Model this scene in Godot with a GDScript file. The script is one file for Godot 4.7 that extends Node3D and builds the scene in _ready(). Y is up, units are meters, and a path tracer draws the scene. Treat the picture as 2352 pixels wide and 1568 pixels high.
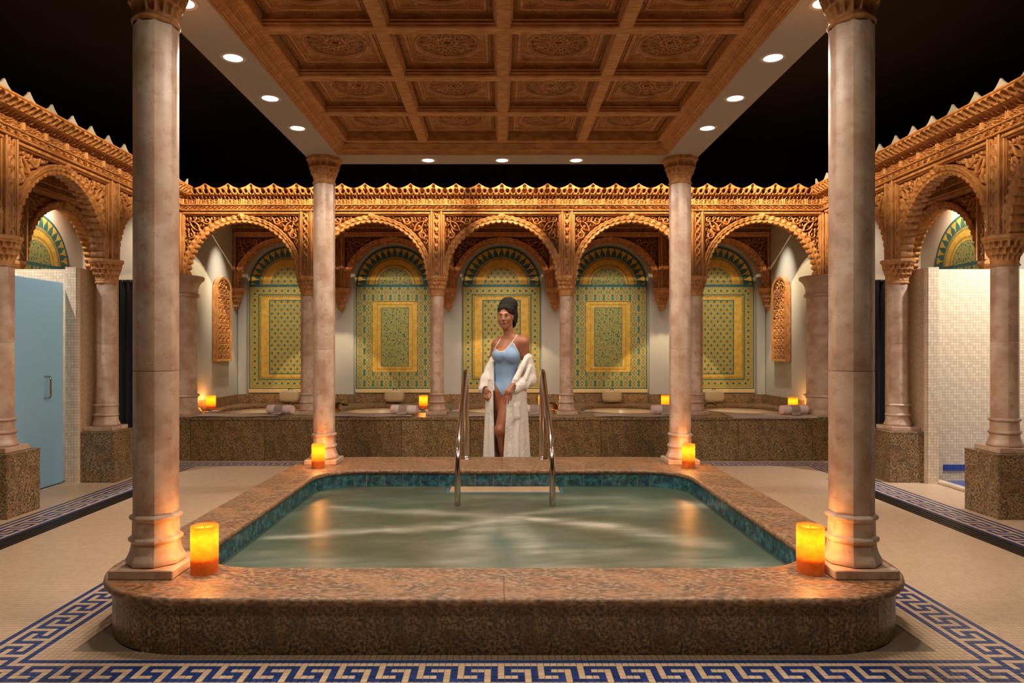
extends Node3D

# Depth d in front of the camera is -z; heights are above the mosaic floor. Focal length 1568 px in a 2352 x 1568 frame.
const EYE := 1.3
const BAY := 1.59          # arch spacing of the arcade over the bathing tubs
const SIDE_BAY := 1.455    # arch spacing of the arcades beside the showers
const ARCADE_D := 8.4
const SIDE_D := 8.32         # where the side arcades meet the corner posts
const SIDE_X := 3.98
const SPRING := 2.2
const TILE := 0.027
const RIM_H := 0.25
const DECK_H := 0.51

var M := {}
var used := {}
var shapes := {}


class MB:
	var v := PackedVector3Array()
	var n := PackedVector3Array()
	var u := PackedVector2Array()
	var ix := PackedInt32Array()

	func quad(a: Vector3, b: Vector3, c: Vector3, d: Vector3) -> void:   # counter-clockwise seen from outside
		var nn := (b - a).cross(c - a)
		if nn.length_squared() < 1e-14:
			nn = (c - a).cross(d - a)
		nn = nn.normalized()
		var k := v.size()
		v.append(a); v.append(b); v.append(c); v.append(d)
		for q in 4:
			n.append(nn)
			u.append(Vector2.ZERO)
		ix.append_array(PackedInt32Array([k, k + 2, k + 1, k, k + 3, k + 2]))

	func quad_uv(p: Array, t: Array) -> void:
		quad(p[0], p[1], p[2], p[3])
		for q in 4:
			u[u.size() - 4 + q] = t[q]

	func tri(a: Vector3, b: Vector3, c: Vector3) -> void:
		var nn := (b - a).cross(c - a).normalized()
		var k := v.size()
		v.append(a); v.append(b); v.append(c)
		for q in 3:
			n.append(nn)
			u.append(Vector2.ZERO)
		ix.append_array(PackedInt32Array([k, k + 2, k + 1]))

	func box(c: Vector3, s: Vector3, b := Basis.IDENTITY) -> void:
		var h := s * 0.5
		var p := []
		for k in 8:
			p.append(c + b * Vector3(h.x if k & 1 else -h.x, h.y if k & 2 else -h.y, h.z if k & 4 else -h.z))
		quad(p[4], p[5], p[7], p[6])
		quad(p[1], p[0], p[2], p[3])
		quad(p[5], p[1], p[3], p[7])
		quad(p[0], p[4], p[6], p[2])
		quad(p[6], p[7], p[3], p[2])
		quad(p[0], p[1], p[5], p[4])

	func cbox(c: Vector3, s: Vector3, ch: float, b := Basis.IDENTITY) -> void:   # box with chamfered edges
		var h := s * 0.5
		var f := func(x: float, y: float, z: float) -> Vector3: return c + b * Vector3(x, y, z)
		var i := h - Vector3(ch, ch, ch)
		for sg in [-1.0, 1.0]:
			var px := [f.call(sg * h.x, -i.y, sg * i.z), f.call(sg * h.x, -i.y, -sg * i.z), f.call(sg * h.x, i.y, -sg * i.z), f.call(sg * h.x, i.y, sg * i.z)]
			quad(px[0], px[1], px[2], px[3])
			quad(f.call(-sg * i.x, -i.y, sg * h.z), f.call(sg * i.x, -i.y, sg * h.z), f.call(sg * i.x, i.y, sg * h.z), f.call(-sg * i.x, i.y, sg * h.z))
			quad(f.call(-i.x, sg * h.y, sg * i.z), f.call(i.x, sg * h.y, sg * i.z), f.call(i.x, sg * h.y, -sg * i.z), f.call(-i.x, sg * h.y, -sg * i.z))
		for sx in [-1.0, 1.0]:
			for sy in [-1.0, 1.0]:
				_fix(f.call(sx * h.x, sy * i.y, -i.z), f.call(sx * h.x, sy * i.y, i.z), f.call(sx * i.x, sy * h.y, i.z), f.call(sx * i.x, sy * h.y, -i.z), b * Vector3(sx, sy, 0))
				_fix(f.call(-i.x, sx * h.y, sy * i.z), f.call(i.x, sx * h.y, sy * i.z), f.call(i.x, sx * i.y, sy * h.z), f.call(-i.x, sx * i.y, sy * h.z), b * Vector3(0, sx, sy))
				_fix(f.call(sx * h.x, -i.y, sy * i.z), f.call(sx * h.x, i.y, sy * i.z), f.call(sx * i.x, i.y, sy * h.z), f.call(sx * i.x, -i.y, sy * h.z), b * Vector3(sx, 0, sy))
				for sz in [-1.0, 1.0]:
					var a: Vector3 = f.call(sx * h.x, sy * i.y, sz * i.z)
					var d: Vector3 = f.call(sx * i.x, sy * h.y, sz * i.z)
					var e: Vector3 = f.call(sx * i.x, sy * i.y, sz * h.z)
					if (d - a).cross(e - a).dot(b * Vector3(sx, sy, sz)) > 0:
						tri(a, d, e)
					else:
						tri(a, e, d)

	func _fix(a: Vector3, b: Vector3, c: Vector3, d: Vector3, out: Vector3) -> void:
		if (b - a).cross(c - a).dot(out) > 0:
			quad(a, b, c, d)
		else:
			quad(d, c, b, a)

	func grid(p: PackedVector3Array, nu: int, nv: int, cu := false, cv := false) -> void:   # p[i * nv + j]; u x v points outward
		var acc := PackedVector3Array()
		acc.resize(nu * nv)
		var k := v.size()
		for i in (nu if cu else nu - 1):
			var i2 := (i + 1) % nu
			for j in (nv if cv else nv - 1):
				var j2 := (j + 1) % nv
				var a := i * nv + j
				var b := i2 * nv + j
				var c := i2 * nv + j2
				var d := i * nv + j2
				var nn := (p[c] - p[a]).cross(p[d] - p[b])
				acc[a] += nn; acc[b] += nn; acc[c] += nn; acc[d] += nn
				ix.append_array(PackedInt32Array([k + a, k + c, k + b, k + a, k + d, k + c]))
		v.append_array(p)
		for q in nu * nv:
			n.append(acc[q].normalized())
			u.append(Vector2.ZERO)

	func fan(p: PackedVector3Array, out: Vector3) -> void:
		var c := Vector3.ZERO
		for q in p:
			c += q
		c /= p.size()
		for q in p.size():
			var a := p[q]
			var b := p[(q + 1) % p.size()]
			if (a - c).cross(b - c).dot(out) > 0:
				tri(c, a, b)
			else:
				tri(c, b, a)

	# profile of (radius, height); faceted: flat sides with n = segs; angles over 35 degrees stay sharp
	func lathe(pr: PackedVector2Array, segs: int, faceted := false, rot := 0.0, sx := 1.0, sz := 1.0, off := Vector3.ZERO, soft := 0.62) -> void:
		var m := pr.size()
		var sn: Array[Vector2] = []
		for q in m - 1:
			var t := pr[q + 1] - pr[q]
			sn.append(Vector2(t.y, -t.x).normalized())
		for q in m - 1:
			if pr[q].distance_squared_to(pr[q + 1]) < 1e-12:
				continue
			var n0 := sn[q]
			var n1 := sn[q]
			if q > 0 and sn[q - 1].dot(sn[q]) > 0.8:
				n0 = (sn[q - 1] + sn[q]).normalized()
			if q < m - 2 and sn[q + 1].dot(sn[q]) > 0.8:
				n1 = (sn[q + 1] + sn[q]).normalized()
			if faceted:
				for s in segs:
					var a0 := rot + TAU * s / segs
					var a1 := rot + TAU * (s + 1) / segs
					var am := (a0 + a1) * 0.5
					var k := v.size()
					for w in [[a0, pr[q], n0], [a1, pr[q], n0], [a1, pr[q + 1], n1], [a0, pr[q + 1], n1]]:
						v.append(off + Vector3(w[1].x * sin(w[0]) * sx, w[1].y, w[1].x * cos(w[0]) * sz))
						var ab: float = lerpf(am, w[0], soft)
						n.append(Vector3(w[2].x * sin(ab), w[2].y, w[2].x * cos(ab)).normalized())
						u.append(Vector2.ZERO)
					ix.append_array(PackedInt32Array([k, k + 2, k + 1, k, k + 3, k + 2]))
			else:
				var k := v.size()
				for s in segs:
					var a := rot + TAU * s / segs
					for w in [[pr[q], n0], [pr[q + 1], n1]]:
						v.append(off + Vector3(w[0].x * sin(a) * sx, w[0].y, w[0].x * cos(a) * sz))
						n.append(Vector3(w[1].x * sin(a) / sx, w[1].y, w[1].x * cos(a) / sz).normalized())
						u.append(Vector2(float(s) / segs, w[0].y))
					var s2 := (s + 1) % segs
					var a0 := k + s * 2
					var b0 := k + s2 * 2
					ix.append_array(PackedInt32Array([a0, b0 + 1, b0, a0, a0 + 1, b0 + 1]))

	func tube(path: PackedVector3Array, radii: PackedFloat32Array, sides: int, closed := false, cap := true, flat := 1.0) -> void:
		var m := path.size()
		var pts := PackedVector3Array()
		var up := Vector3.UP
		var t0 := (path[1] - path[0]).normalized()
		if absf(t0.dot(up)) > 0.9:
			up = Vector3.RIGHT
		for q in m:
			var t: Vector3
			if closed:
				t = (path[(q + 1) % m] - path[(q - 1 + m) % m]).normalized()
			else:
				t = (path[mini(q + 1, m - 1)] - path[maxi(q - 1, 0)]).normalized()
			var sd := t.cross(up).normalized()
			up = sd.cross(t).normalized()
			var r := radii[q] if radii.size() > 1 else radii[0]
			for s in sides:
				var a := -TAU * s / sides
				pts.append(path[q] + (sd * cos(a) + up * sin(a) * flat) * r)
		var rev := PackedVector3Array()
		rev.resize(pts.size())
		for q in m:
			for s in sides:
				rev[s * m + q] = pts[q * sides + s]
		grid(rev, sides, m, true, closed)
		if cap and not closed:
			for e in 2:
				var q: int = 0 if e == 0 else m - 1
				var ring := PackedVector3Array()
				for s in sides:
					ring.append(pts[q * sides + s])
				fan(ring, (path[0] - path[1]) if e == 0 else (path[m - 1] - path[m - 2]))

	# a half-round carved ridge along a path in the x-y plane, rising towards +z
	func ridge(path: PackedVector2Array, w: PackedFloat32Array, z0: float, h: float, closed := false, k := 5) -> void:
		var m := path.size()
		var pts := PackedVector3Array()
		for q in m:
			var a := path[(q - 1 + m) % m] if closed else path[maxi(q - 1, 0)]
			var b := path[(q + 1) % m] if closed else path[mini(q + 1, m - 1)]
			var t := (b - a).normalized()
			var s := Vector2(t.y, -t.x)
			var ww := w[q] if w.size() > 1 else w[0]
			for e in k:
				var an := PI * e / (k - 1)
				pts.append(Vector3(path[q].x - s.x * cos(an) * ww, path[q].y - s.y * cos(an) * ww, z0 + sin(an) * h))
		var rev := PackedVector3Array()
		rev.resize(pts.size())
		for q in m:
			for e in k:
				rev[e * m + q] = pts[q * k + e]
		grid(rev, k, m, false, closed)

	# a flat bar with bevelled top in the x-y plane
	func bar(a: Vector2, b: Vector2, w: float, z0: float, z1: float, bev := 0.3) -> void:
		var t := (b - a).normalized()
		var s := Vector2(-t.y, t.x) * w * 0.5
		var e := t * w * 0.35
		var f := func(p: Vector2, z: float) -> Vector3: return Vector3(p.x, p.y, z)
		var i := 1.0 - bev
		var lo := [a - e - s, b + e - s, b + e + s, a - e + s]
		var hi := [a - e * i - s * i, b + e * i - s * i, b + e * i + s * i, a - e * i + s * i]
		quad(f.call(hi[0], z1), f.call(hi[1], z1), f.call(hi[2], z1), f.call(hi[3], z1))
		for q in 4:
			var q2 := (q + 1) % 4
			quad(f.call(lo[q], z0), f.call(lo[q2], z0), f.call(hi[q2], z1), f.call(hi[q], z1))

	func ball(c: Vector3, r: Vector3, nu := 10, nv := 7) -> void:
		var p := PackedVector3Array()
		for i in nu:
			for j in nv:
				var a := TAU * i / nu
				var b := PI * j / (nv - 1) - PI / 2
				p.append(c + Vector3(sin(a) * cos(b) * r.x, sin(b) * r.y, cos(a) * cos(b) * r.z))
		grid(p, nu, nv, true)

	func extrude(poly: PackedVector2Array, z0: float, z1: float, back := true) -> void:
		var pl := poly
		if Geometry2D.is_polygon_clockwise(pl):
			pl = poly.duplicate()
			pl.reverse()
		var t := Geometry2D.triangulate_polygon(pl)
		for q in range(0, t.size(), 3):
			var a := pl[t[q]]
			var b := pl[t[q + 1]]
			var c := pl[t[q + 2]]
			if (b - a).cross(c - a) < 0:
				var sw := b
				b = c
				c = sw
			tri(Vector3(a.x, a.y, z1), Vector3(b.x, b.y, z1), Vector3(c.x, c.y, z1))
			if back:
				tri(Vector3(a.x, a.y, z0), Vector3(c.x, c.y, z0), Vector3(b.x, b.y, z0))
		for q in pl.size():
			var a := pl[q]
			var b := pl[(q + 1) % pl.size()]
			quad(Vector3(a.x, a.y, z0), Vector3(b.x, b.y, z0), Vector3(b.x, b.y, z1), Vector3(a.x, a.y, z1))

	func add(o: MB, t: Transform3D) -> void:
		var k := v.size()
		var flip := t.basis.determinant() < 0
		var nb := t.basis.inverse().transposed()
		for q in o.v.size():
			v.append(t * o.v[q])
			n.append((nb * o.n[q]).normalized())
		u.append_array(o.u)
		for q in range(0, o.ix.size(), 3):
			ix.append(k + o.ix[q])
			ix.append(k + (o.ix[q + 2] if flip else o.ix[q + 1]))
			ix.append(k + (o.ix[q + 1] if flip else o.ix[q + 2]))

	func mesh() -> ArrayMesh:
		var a := []
		a.resize(Mesh.ARRAY_MAX)
		a[Mesh.ARRAY_VERTEX] = v
		a[Mesh.ARRAY_NORMAL] = n
		a[Mesh.ARRAY_TEX_UV] = u
		a[Mesh.ARRAY_INDEX] = ix
		var m := ArrayMesh.new()
		m.add_surface_from_arrays(Mesh.PRIMITIVE_TRIANGLES, a)
		return m


# ---------------------------------------------------------------- objects
func P(x: float, h: float, d: float) -> Vector3:
	return Vector3(x, h, -d)

func numbered(called: String) -> String:
	used[called] = used.get(called, -1) + 1
	return called if used[called] == 0 else "%s_%03d" % [called, used[called]]

func tag(o: Node3D, label: String, category: String, group := "", kind := "") -> Node3D:
	if label: o.set_meta("label", label)
	if category: o.set_meta("category", category)
	if group: o.set_meta("group", group)
	if kind: o.set_meta("kind", kind)
	return o

func thing(called: String, label: String, category: String, at := Vector3.ZERO, turn := 0.0, group := "") -> Node3D:
	var o := Node3D.new()
	o.name = numbered(called)
	add_child(o, true)
	o.position = at
	o.rotation.y = turn
	return tag(o, label, category, group, "thing")

# which of two mirrored things: the two sides of the hall differ by their showers
func hand(q: float) -> String:
	return "glass-door side" if q < 0.0 else "white-shower side"

func struct(called: String, at := Vector3.ZERO) -> Node3D:
	var o := Node3D.new()
	o.name = numbered(called)
	add_child(o, true)
	o.position = at
	o.set_meta("kind", "structure")
	return o

func put(called: String, mesh: Mesh, mat: Material, parent: Node3D = null, at := Vector3.ZERO, basis := Basis.IDENTITY) -> MeshInstance3D:
	var o := MeshInstance3D.new()
	o.mesh = mesh
	o.material_override = mat
	o.transform = Transform3D(basis, at)
	if parent == null:
		o.name = numbered(called)
		add_child(o, true)
	else:
		o.name = called
		parent.add_child(o, true)
	return o

func dup(o: Node3D, at: Vector3, turn: float, label := "", group := "") -> Node3D:
	var c: Node3D = o.duplicate()
	c.name = numbered(String(o.name).rstrip("0123456789").trim_suffix("_"))
	add_child(c, true)
	c.position = at
	c.rotation.y = turn
	if label: c.set_meta("label", label)
	if group: c.set_meta("group", group)
	return c

func boxmesh(s: Vector3, ch := 0.0, off := Vector3.ZERO) -> ArrayMesh:
	var b := MB.new()
	if ch > 0.0:
		b.cbox(off, s, ch)
	else:
		b.box(off, s)
	return b.mesh()

func spot(called: String, at: Vector3, aim: Vector3, energy: float, angle: float, color: Color, size := 0.04, blend := 1.0, parent: Node3D = null) -> SpotLight3D:
	var l := SpotLight3D.new()
	l.name = called
	(parent if parent else self).add_child(l, true)
	var dir := (aim - at).normalized()
	l.transform = Transform3D(Basis.looking_at(dir, Vector3.FORWARD if absf(dir.y) > 0.95 else Vector3.UP), at - (parent.position if parent else Vector3.ZERO))
	l.light_energy = energy
	l.light_color = color
	l.spot_angle = angle
	l.spot_angle_attenuation = blend
	l.spot_range = 14.0
	l.spot_attenuation = 2.0
	l.light_size = size
	l.shadow_enabled = true
	return l

# ---------------------------------------------------------------- materials
func mat(called: String, c: Color, rough := 0.6, metal := 0.0) -> StandardMaterial3D:
	var m := StandardMaterial3D.new()
	m.resource_name = called
	m.albedo_color = c
	m.roughness = rough
	m.metallic = metal
	M[called] = m
	return m

func rgb8(r: int, g: int, b: int) -> Color:
	return Color8(r, g, b)

func noise_bytes(sd: int, freq: float, size: int, type := FastNoiseLite.TYPE_SIMPLEX_SMOOTH, oct := 3, sx := 1.0) -> PackedByteArray:
	var f := FastNoiseLite.new()
	f.seed = sd
	f.noise_type = type
	f.frequency = freq
	f.fractal_octaves = oct
	f.fractal_type = FastNoiseLite.FRACTAL_FBM
	var im := f.get_seamless_image(size, size, false, false, 0.12, true)
	im.convert(Image.FORMAT_L8)
	return im.get_data()

# layers of noise mixed into a colour picture: stops are [position, Color] of the first noise; the others tint it
func mixed(size: int, base: PackedByteArray, stops: Array, overs: Array) -> ImageTexture:
	var g := Gradient.new()
	var off := PackedFloat32Array()
	var cols := PackedColorArray()
	for s in stops:
		off.append(s[0])
		cols.append(s[1])
	g.offsets = off
	g.colors = cols
	var lut: Array[Color] = []
	for q in 256:
		lut.append(g.sample(q / 255.0))
	var data := PackedByteArray()
	data.resize(size * size * 3)
	for q in size * size:
		var c := lut[base[q]]
		for o in overs:      # [bytes, threshold, softness, colour, strength]
			var k: float = clampf((o[0][q] / 255.0 - o[1]) / o[2], 0.0, 1.0) * o[4]
			if k > 0.0:
				c = c.lerp(o[3], k)
		data[q * 3] = int(clampf(c.r, 0, 1) * 255)
		data[q * 3 + 1] = int(clampf(c.g, 0, 1) * 255)
		data[q * 3 + 2] = int(clampf(c.b, 0, 1) * 255)
	return ImageTexture.create_from_image(Image.create_from_data(size, size, false, Image.FORMAT_RGB8, data))

func grey_tex(size: int, b: PackedByteArray) -> ImageTexture:
	return ImageTexture.create_from_image(Image.create_from_data(size, size, false, Image.FORMAT_L8, b))

func tri_mat(called: String, t: Texture2D, scale: float, rough: float, c := Color.WHITE, stretch := Vector3.ONE, world := true) -> StandardMaterial3D:
	var m := mat(called, c, rough)
	m.albedo_texture = t
	m.uv1_triplanar = true
	m.uv1_world_triplanar = world
	m.uv1_scale = Vector3(scale, scale, scale) * stretch
	m.uv1_triplanar_sharpness = 4.0
	return m

# ---------------------------------------------------------------- light levels
const DOWN_E := 1.62
const DOWN_C := Color(1.0, 0.93, 0.85)
const ORD := ["first", "second", "third", "fourth", "fifth", "sixth", "seventh", "eighth", "ninth"]
const HALL_FILL_E := 2.2
const CANDLE_E := 0.055
const CANDLE_C := Color(1.0, 0.75, 0.38)
const WARM := Color(1.0, 0.87, 0.68)
const SHOWER_C := Color(1.0, 0.98, 0.95)
const NICHE_C := Color(1.0, 0.93, 0.82)

func _ready() -> void:
	var cam := Camera3D.new()
	cam.name = "camera"
	add_child(cam)
	cam.position = Vector3(-0.016, EYE, 0)
	cam.projection = Camera3D.PROJECTION_FRUSTUM
	cam.near = 0.05
	cam.far = 60.0
	cam.size = 0.05
	cam.frustum_offset = Vector2(26.5, 19.0) / 1568.0 * 0.05
	cam.current = true
	var we := WorldEnvironment.new()
	we.name = "surroundings"
	var env := Environment.new()
	env.background_mode = Environment.BG_COLOR
	env.background_color = Color.BLACK
	env.tonemap_mode = Environment.TONE_MAPPER_LINEAR
	env.tonemap_exposure = 1.0
	env.sdfgi_enabled = true
	env.ssao_enabled = true
	env.ssil_enabled = true
	we.environment = env
	add_child(we)
	make_materials()
	make_arch_shapes()
	build_floor()
	build_niche()
	build_murals()
	build_showers()
	build_pool()
	build_deck()
	build_canopy()
	build_arcades()
	for e in [[-1.0, 3.26, "farthest from the tubs"], [1.0, 3.26, "farthest from the tubs"], [-1.0, 6.37, "by the tubs"], [1.0, 6.37, "by the tubs"]]:
		column("pool_column", "tall rosy marble canopy column at the pool corner " + e[2] + ", " + hand(e[0]), "columns of the pool canopy", P(e[0] * 1.66, RIM_H, e[1]), 3.08 - RIM_H, 0.096, 0.295, 1.0, 0.95 if e[1] < 4.0 else 1.05)
	build_lamps()
	build_lattice()
	build_rails()
	build_candles()
	build_deckware()
	build_person()

# small theatre spots on the canopy roof and lamps in the niches, plus added fill lamps in the hall ceiling
func build_lamps() -> void:
	var can := MB.new()
	can.lathe(PackedVector2Array([Vector2(0.0, -0.06), Vector2(0.03, -0.06), Vector2(0.034, -0.05), Vector2(0.036, 0.05), Vector2(0.032, 0.055), Vector2(0.03, 0.03), Vector2(0.0, 0.03)]), 20)
	var can_mesh := can.mesh()
	var lens := MB.new()
	lens.lathe(PackedVector2Array([Vector2(0.0, 0.04), Vector2(0.03, 0.04)]), 20)
	var lens_mesh := lens.mesh()
	var list := []
	for x in [-3.5, -2.65, -1.75, -0.85, 0.1, 1.0, 1.9, 2.75, 3.5]:
		list.append([P(x * 0.47, 4.3, 6.42), P(x, 3.24, 8.2), 24.0, 15.0, "aimed %s along the tub cornice from the glass-door corner" % ORD[list.size()]])
	for s in [-1.0, 1.0]:
		for d in [3.4, 4.4, 5.4, 6.4, 7.4]:
			list.append([P(s * 1.72, 4.3, 3.0 + (d - 3.4) * 0.78), P(s * 3.8, 3.3, d), 11.0, 14.0, "aimed %s along the cornice, %s" % [ORD[int((d - 3.3) / 1.0)], hand(s)]])
	for e in list:
		var t := thing("track_spotlight", "black spotlight on the canopy roof " + e[4], "spotlight", e[0], 0.0, "spotlights on the canopy roof")
		var dir: Vector3 = (e[1] - e[0]).normalized()
		var bs := Basis(Quaternion(Vector3.UP, dir))
		put("housing", can_mesh, M.drain_metal, t, Vector3.ZERO, bs)
		put("lamp_lens", lens_mesh, M.bulb_white, t, Vector3.ZERO, bs)
		put("stem", boxmesh(Vector3(0.016, 0.86, 0.016)), M.drain_metal, t, Vector3(0, -0.47, 0))
		spot("spot_beam", e[0] + dir * 0.065, e[1], e[2], e[3], WARM, 0.03, 0.9, t)
	# niche downlights, one over each tub, and two that wash the lattice screens
	var rm := MB.new()
	rm.lathe(PackedVector2Array([Vector2(0.03, 0.002), Vector2(0.032, -0.005), Vector2(0.042, -0.006), Vector2(0.046, 0.0)]), 24)
	var ring := rm.mesh()
	var dm := MB.new()
	dm.lathe(PackedVector2Array([Vector2(0.0, -0.002), Vector2(0.032, -0.002), Vector2(0.032, 0.004)]), 20)
	var disc := dm.mesh()
	var nl := []
	for q in 5:
		nl.append([P((q - 2) * BAY, 3.232, 9.0), P((q - 2) * BAY, 1.35, 10.15), 4.2, 29.0, "above the tub %s" % [["in the end bay ", "before an arabesque mural ", "behind the woman"][2 - absi(q - 2)] + ("" if q == 2 else hand(q - 2))]])
	for s in [-1.0, 1.0]:
		nl.append([P(s * 3.42, 3.232, 9.30), P(s * 3.9, 2.0, 9.42), 4.0, 24.0, "washing the lattice screen %s" % hand(s)])
		nl.append([P(s * 5.1, 3.232, 7.62), P(s * 5.19, 2.3, 7.64), 3.2, 60.0, "above the side mural %s" % hand(s)])
		nl.append([P(s * 4.72, 3.232, 6.0), P(s * 4.75, 0.9, 6.75), 5.0 if s < 0 else 9.0, 42.0, "inside the shower cubicle %s" % ("with the frosted door" if s < 0 else "of white tiles")])
		nl.append([P(s * 4.3, 3.232, 7.95), P(s * 4.35, 2.2, 8.5), 1.6, 45.0, "above the black curtain %s" % hand(s)])
	for x in [-2.2, 0.0, 2.2]:  # unseen fill lamps, added to brighten the pool front and near floor
		nl.append([P(x, 4.68, 0.55), P(x * 0.8, 0.0, 1.6), HALL_FILL_E, 62.0, "added as unseen fill in the cloth ceiling, %s" % ("on the pool's middle line" if x == 0.0 else hand(x))])
	for e in nl:
		var t := thing("niche_downlight", "tiny round ceiling lamp " + e[4], "downlight", e[0], 0.0, "small niche lamps")
		put("trim_ring", ring, M.trim_white, t)
		put("lamp_lens", disc, M.bulb_white, t)
		spot("niche_beam", e[0] + Vector3(0, -0.012, 0), e[1], e[2], e[3], SHOWER_C if "shower cubicle" in e[4] else NICHE_C, 0.03, 1.0, t)

func make_materials() -> void:
	var s := 512
	var fine := noise_bytes(3, 0.055, s, FastNoiseLite.TYPE_SIMPLEX_SMOOTH, 3)
	var fine2 := noise_bytes(9, 0.075, s, FastNoiseLite.TYPE_SIMPLEX_SMOOTH, 2)
	var mid := noise_bytes(5, 0.022, s, FastNoiseLite.TYPE_SIMPLEX_SMOOTH, 4)
	var low := noise_bytes(7, 0.006, s, FastNoiseLite.TYPE_SIMPLEX_SMOOTH, 4)
	var low2 := noise_bytes(21, 0.009, s, FastNoiseLite.TYPE_SIMPLEX_SMOOTH, 3)
	var veins := noise_bytes(11, 0.008, s, FastNoiseLite.TYPE_SIMPLEX_SMOOTH, 5)
	var ridge := PackedByteArray()
	ridge.resize(s * s)
	for q in s * s:
		ridge[q] = int(clampf(255.0 - absf(veins[q] - 128.0) * 9.0, 0, 255))
	# granite: black, brown and tan grains with rusty clouds
	var gt := mixed(s, fine, [[0.0, rgb8(38, 33, 28)], [0.3, rgb8(92, 75, 54)], [0.42, rgb8(136, 110, 78)], [0.6, rgb8(166, 138, 100)], [0.8, rgb8(182, 156, 122)], [1.0, rgb8(204, 184, 156)]],
		[[low2, 0.5, 0.25, rgb8(146, 96, 50), 0.35], [mid, 0.56, 0.22, rgb8(60, 51, 42), 0.42], [low, 0.52, 0.25, rgb8(84, 68, 48), 0.42], [fine2, 0.72, 0.08, rgb8(10, 9, 9), 0.9]])
	var g := tri_mat("granite", gt, 1.8, 0.28)
	g.metallic_specular = 0.5
	var gt2 := mixed(s, fine, [[0.0, rgb8(70, 54, 42)], [0.33, rgb8(108, 82, 60)], [0.48, rgb8(138, 106, 78)], [0.62, rgb8(156, 122, 92)], [0.8, rgb8(168, 138, 110)], [1.0, rgb8(192, 168, 144)]],
		[[low2, 0.5, 0.22, rgb8(150, 94, 54), 0.45], [mid, 0.56, 0.2, rgb8(92, 70, 56), 0.6], [low, 0.56, 0.22, rgb8(176, 130, 96), 0.5], [fine2, 0.74, 0.1, rgb8(38, 30, 28), 0.7]])
	var g2 := tri_mat("rim_granite", gt2, 1.5, 0.5, Color.WHITE, Vector3(0.55, 1, 1.0))
	g2.metallic_specular = 0.5
	for k in 3:
		var gv: StandardMaterial3D = g.duplicate()
		gv.albedo_color = [rgb8(252, 252, 240), rgb8(222, 218, 204), rgb8(242, 236, 216)][k]
		gv.uv1_offset = Vector3(k * 0.31, k * 0.47, k * 0.13)
		M["granite_%d" % k] = gv
	# rosy limestone of the columns with brown veins and pits
	var mt := mixed(s, low, [[0.0, rgb8(166, 132, 110)], [0.4, rgb8(194, 163, 141)], [0.6, rgb8(205, 178, 157)], [1.0, rgb8(220, 198, 180)]],
		[[mid, 0.58, 0.3, rgb8(164, 122, 98), 0.5], [low2, 0.55, 0.14, rgb8(166, 124, 98), 0.3], [ridge, 0.9, 0.1, rgb8(150, 104, 82), 0.35], [fine2, 0.8, 0.06, rgb8(130, 92, 72), 0.5]])
	tri_mat("marble", mt, 0.95, 0.42)
	var wt := mixed(s, mid, [[0.0, rgb8(160, 106, 60)], [0.45, rgb8(190, 135, 83)], [0.6, rgb8(200, 146, 93)], [1.0, rgb8(214, 166, 114)]],
		[[low2, 0.55, 0.25, rgb8(172, 106, 58), 0.3]])
	var w := tri_mat("carved_wood", wt, 1.6, 0.48, Color.WHITE, Vector3(1, 0.45, 1))
	w.metallic_specular = 0.4
	var w2 := tri_mat("canopy_wood", wt, 1.5, 0.5, Color.WHITE, Vector3(0.4, 1, 1.3))
	w2.metallic_specular = 0.4
	tri_mat("crest_grey", grey_tex(s, low), 0.5, 0.7, rgb8(168, 164, 160)).albedo_texture = null
	mat("plaster", rgb8(178, 168, 158), 0.8)
	mat("wall_grey", rgb8(182, 182, 176), 0.75)
	mat("wall_white", rgb8(214, 206, 194), 0.75)
	mat("black_fabric", rgb8(52, 50, 50), 0.95)
	mat("dark_wall", rgb8(30, 28, 26), 0.9)
	mat("black_velvet", rgb8(10, 10, 11), 0.9)
	mat("tile_grout", rgb8(206, 184, 164), 0.8)
	mat("grout", rgb8(146, 128, 108), 0.85)
	var ti := mat("mosaic", Color.WHITE, 0.32)
	ti.vertex_color_use_as_albedo = true
	mat("black_housing", rgb8(18, 18, 18), 0.6)
	mat("drain_metal", rgb8(48, 42, 36), 0.45, 0.6)
	mat("drain_pit", rgb8(14, 12, 10), 0.9)
	mat("steel", rgb8(200, 190, 182), 0.16, 1.0)
	mat("brass", rgb8(148, 116, 60), 0.26, 1.0)
	mat("tub", rgb8(226, 205, 170), 0.22)
	mat("pillow", rgb8(178, 154, 118), 0.42)
	mat("leather_dark", rgb8(40, 34, 28), 0.5)
	var pk := mat("towel_pink", rgb8(232, 196, 192), 0.95)
	pk.rim_enabled = true
	pk.rim = 0.5
	mat("towel_taupe", rgb8(162, 142, 130), 0.95)
	mat("mat_taupe", rgb8(176, 158, 144), 0.95)
	mat("stone_dish", rgb8(184, 172, 158), 0.5)
	mat("pebble", rgb8(132, 118, 104), 0.6)
	mat("cream_ledge", rgb8(226, 196, 138), 0.6)
	mat("bulb_white", rgb8(255, 250, 240), 0.5)
	M.bulb_white.emission_enabled = true
	M.bulb_white.emission = Color(1.0, 0.96, 0.9)
	M.bulb_white.emission_energy_multiplier = 4.0
	mat("trim_white", rgb8(216, 206, 196), 0.5)
	# candle: an orange wax shell with a lamp inside
	var wn := mixed(s, mid, [[0.0, rgb8(222, 132, 56)], [0.5, rgb8(232, 148, 68)], [1.0, rgb8(240, 166, 88)]], [[fine2, 0.8, 0.04, rgb8(120, 50, 10), 0.7]])
	var wx := tri_mat("wax", wn, 2.6, 0.45)
	wx.backlight_enabled = true
	wx.backlight = Color(1.0, 0.88, 0.5)
	wx.emission_enabled = true
	wx.emission = Color(1.0, 0.6, 0.16)
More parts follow.
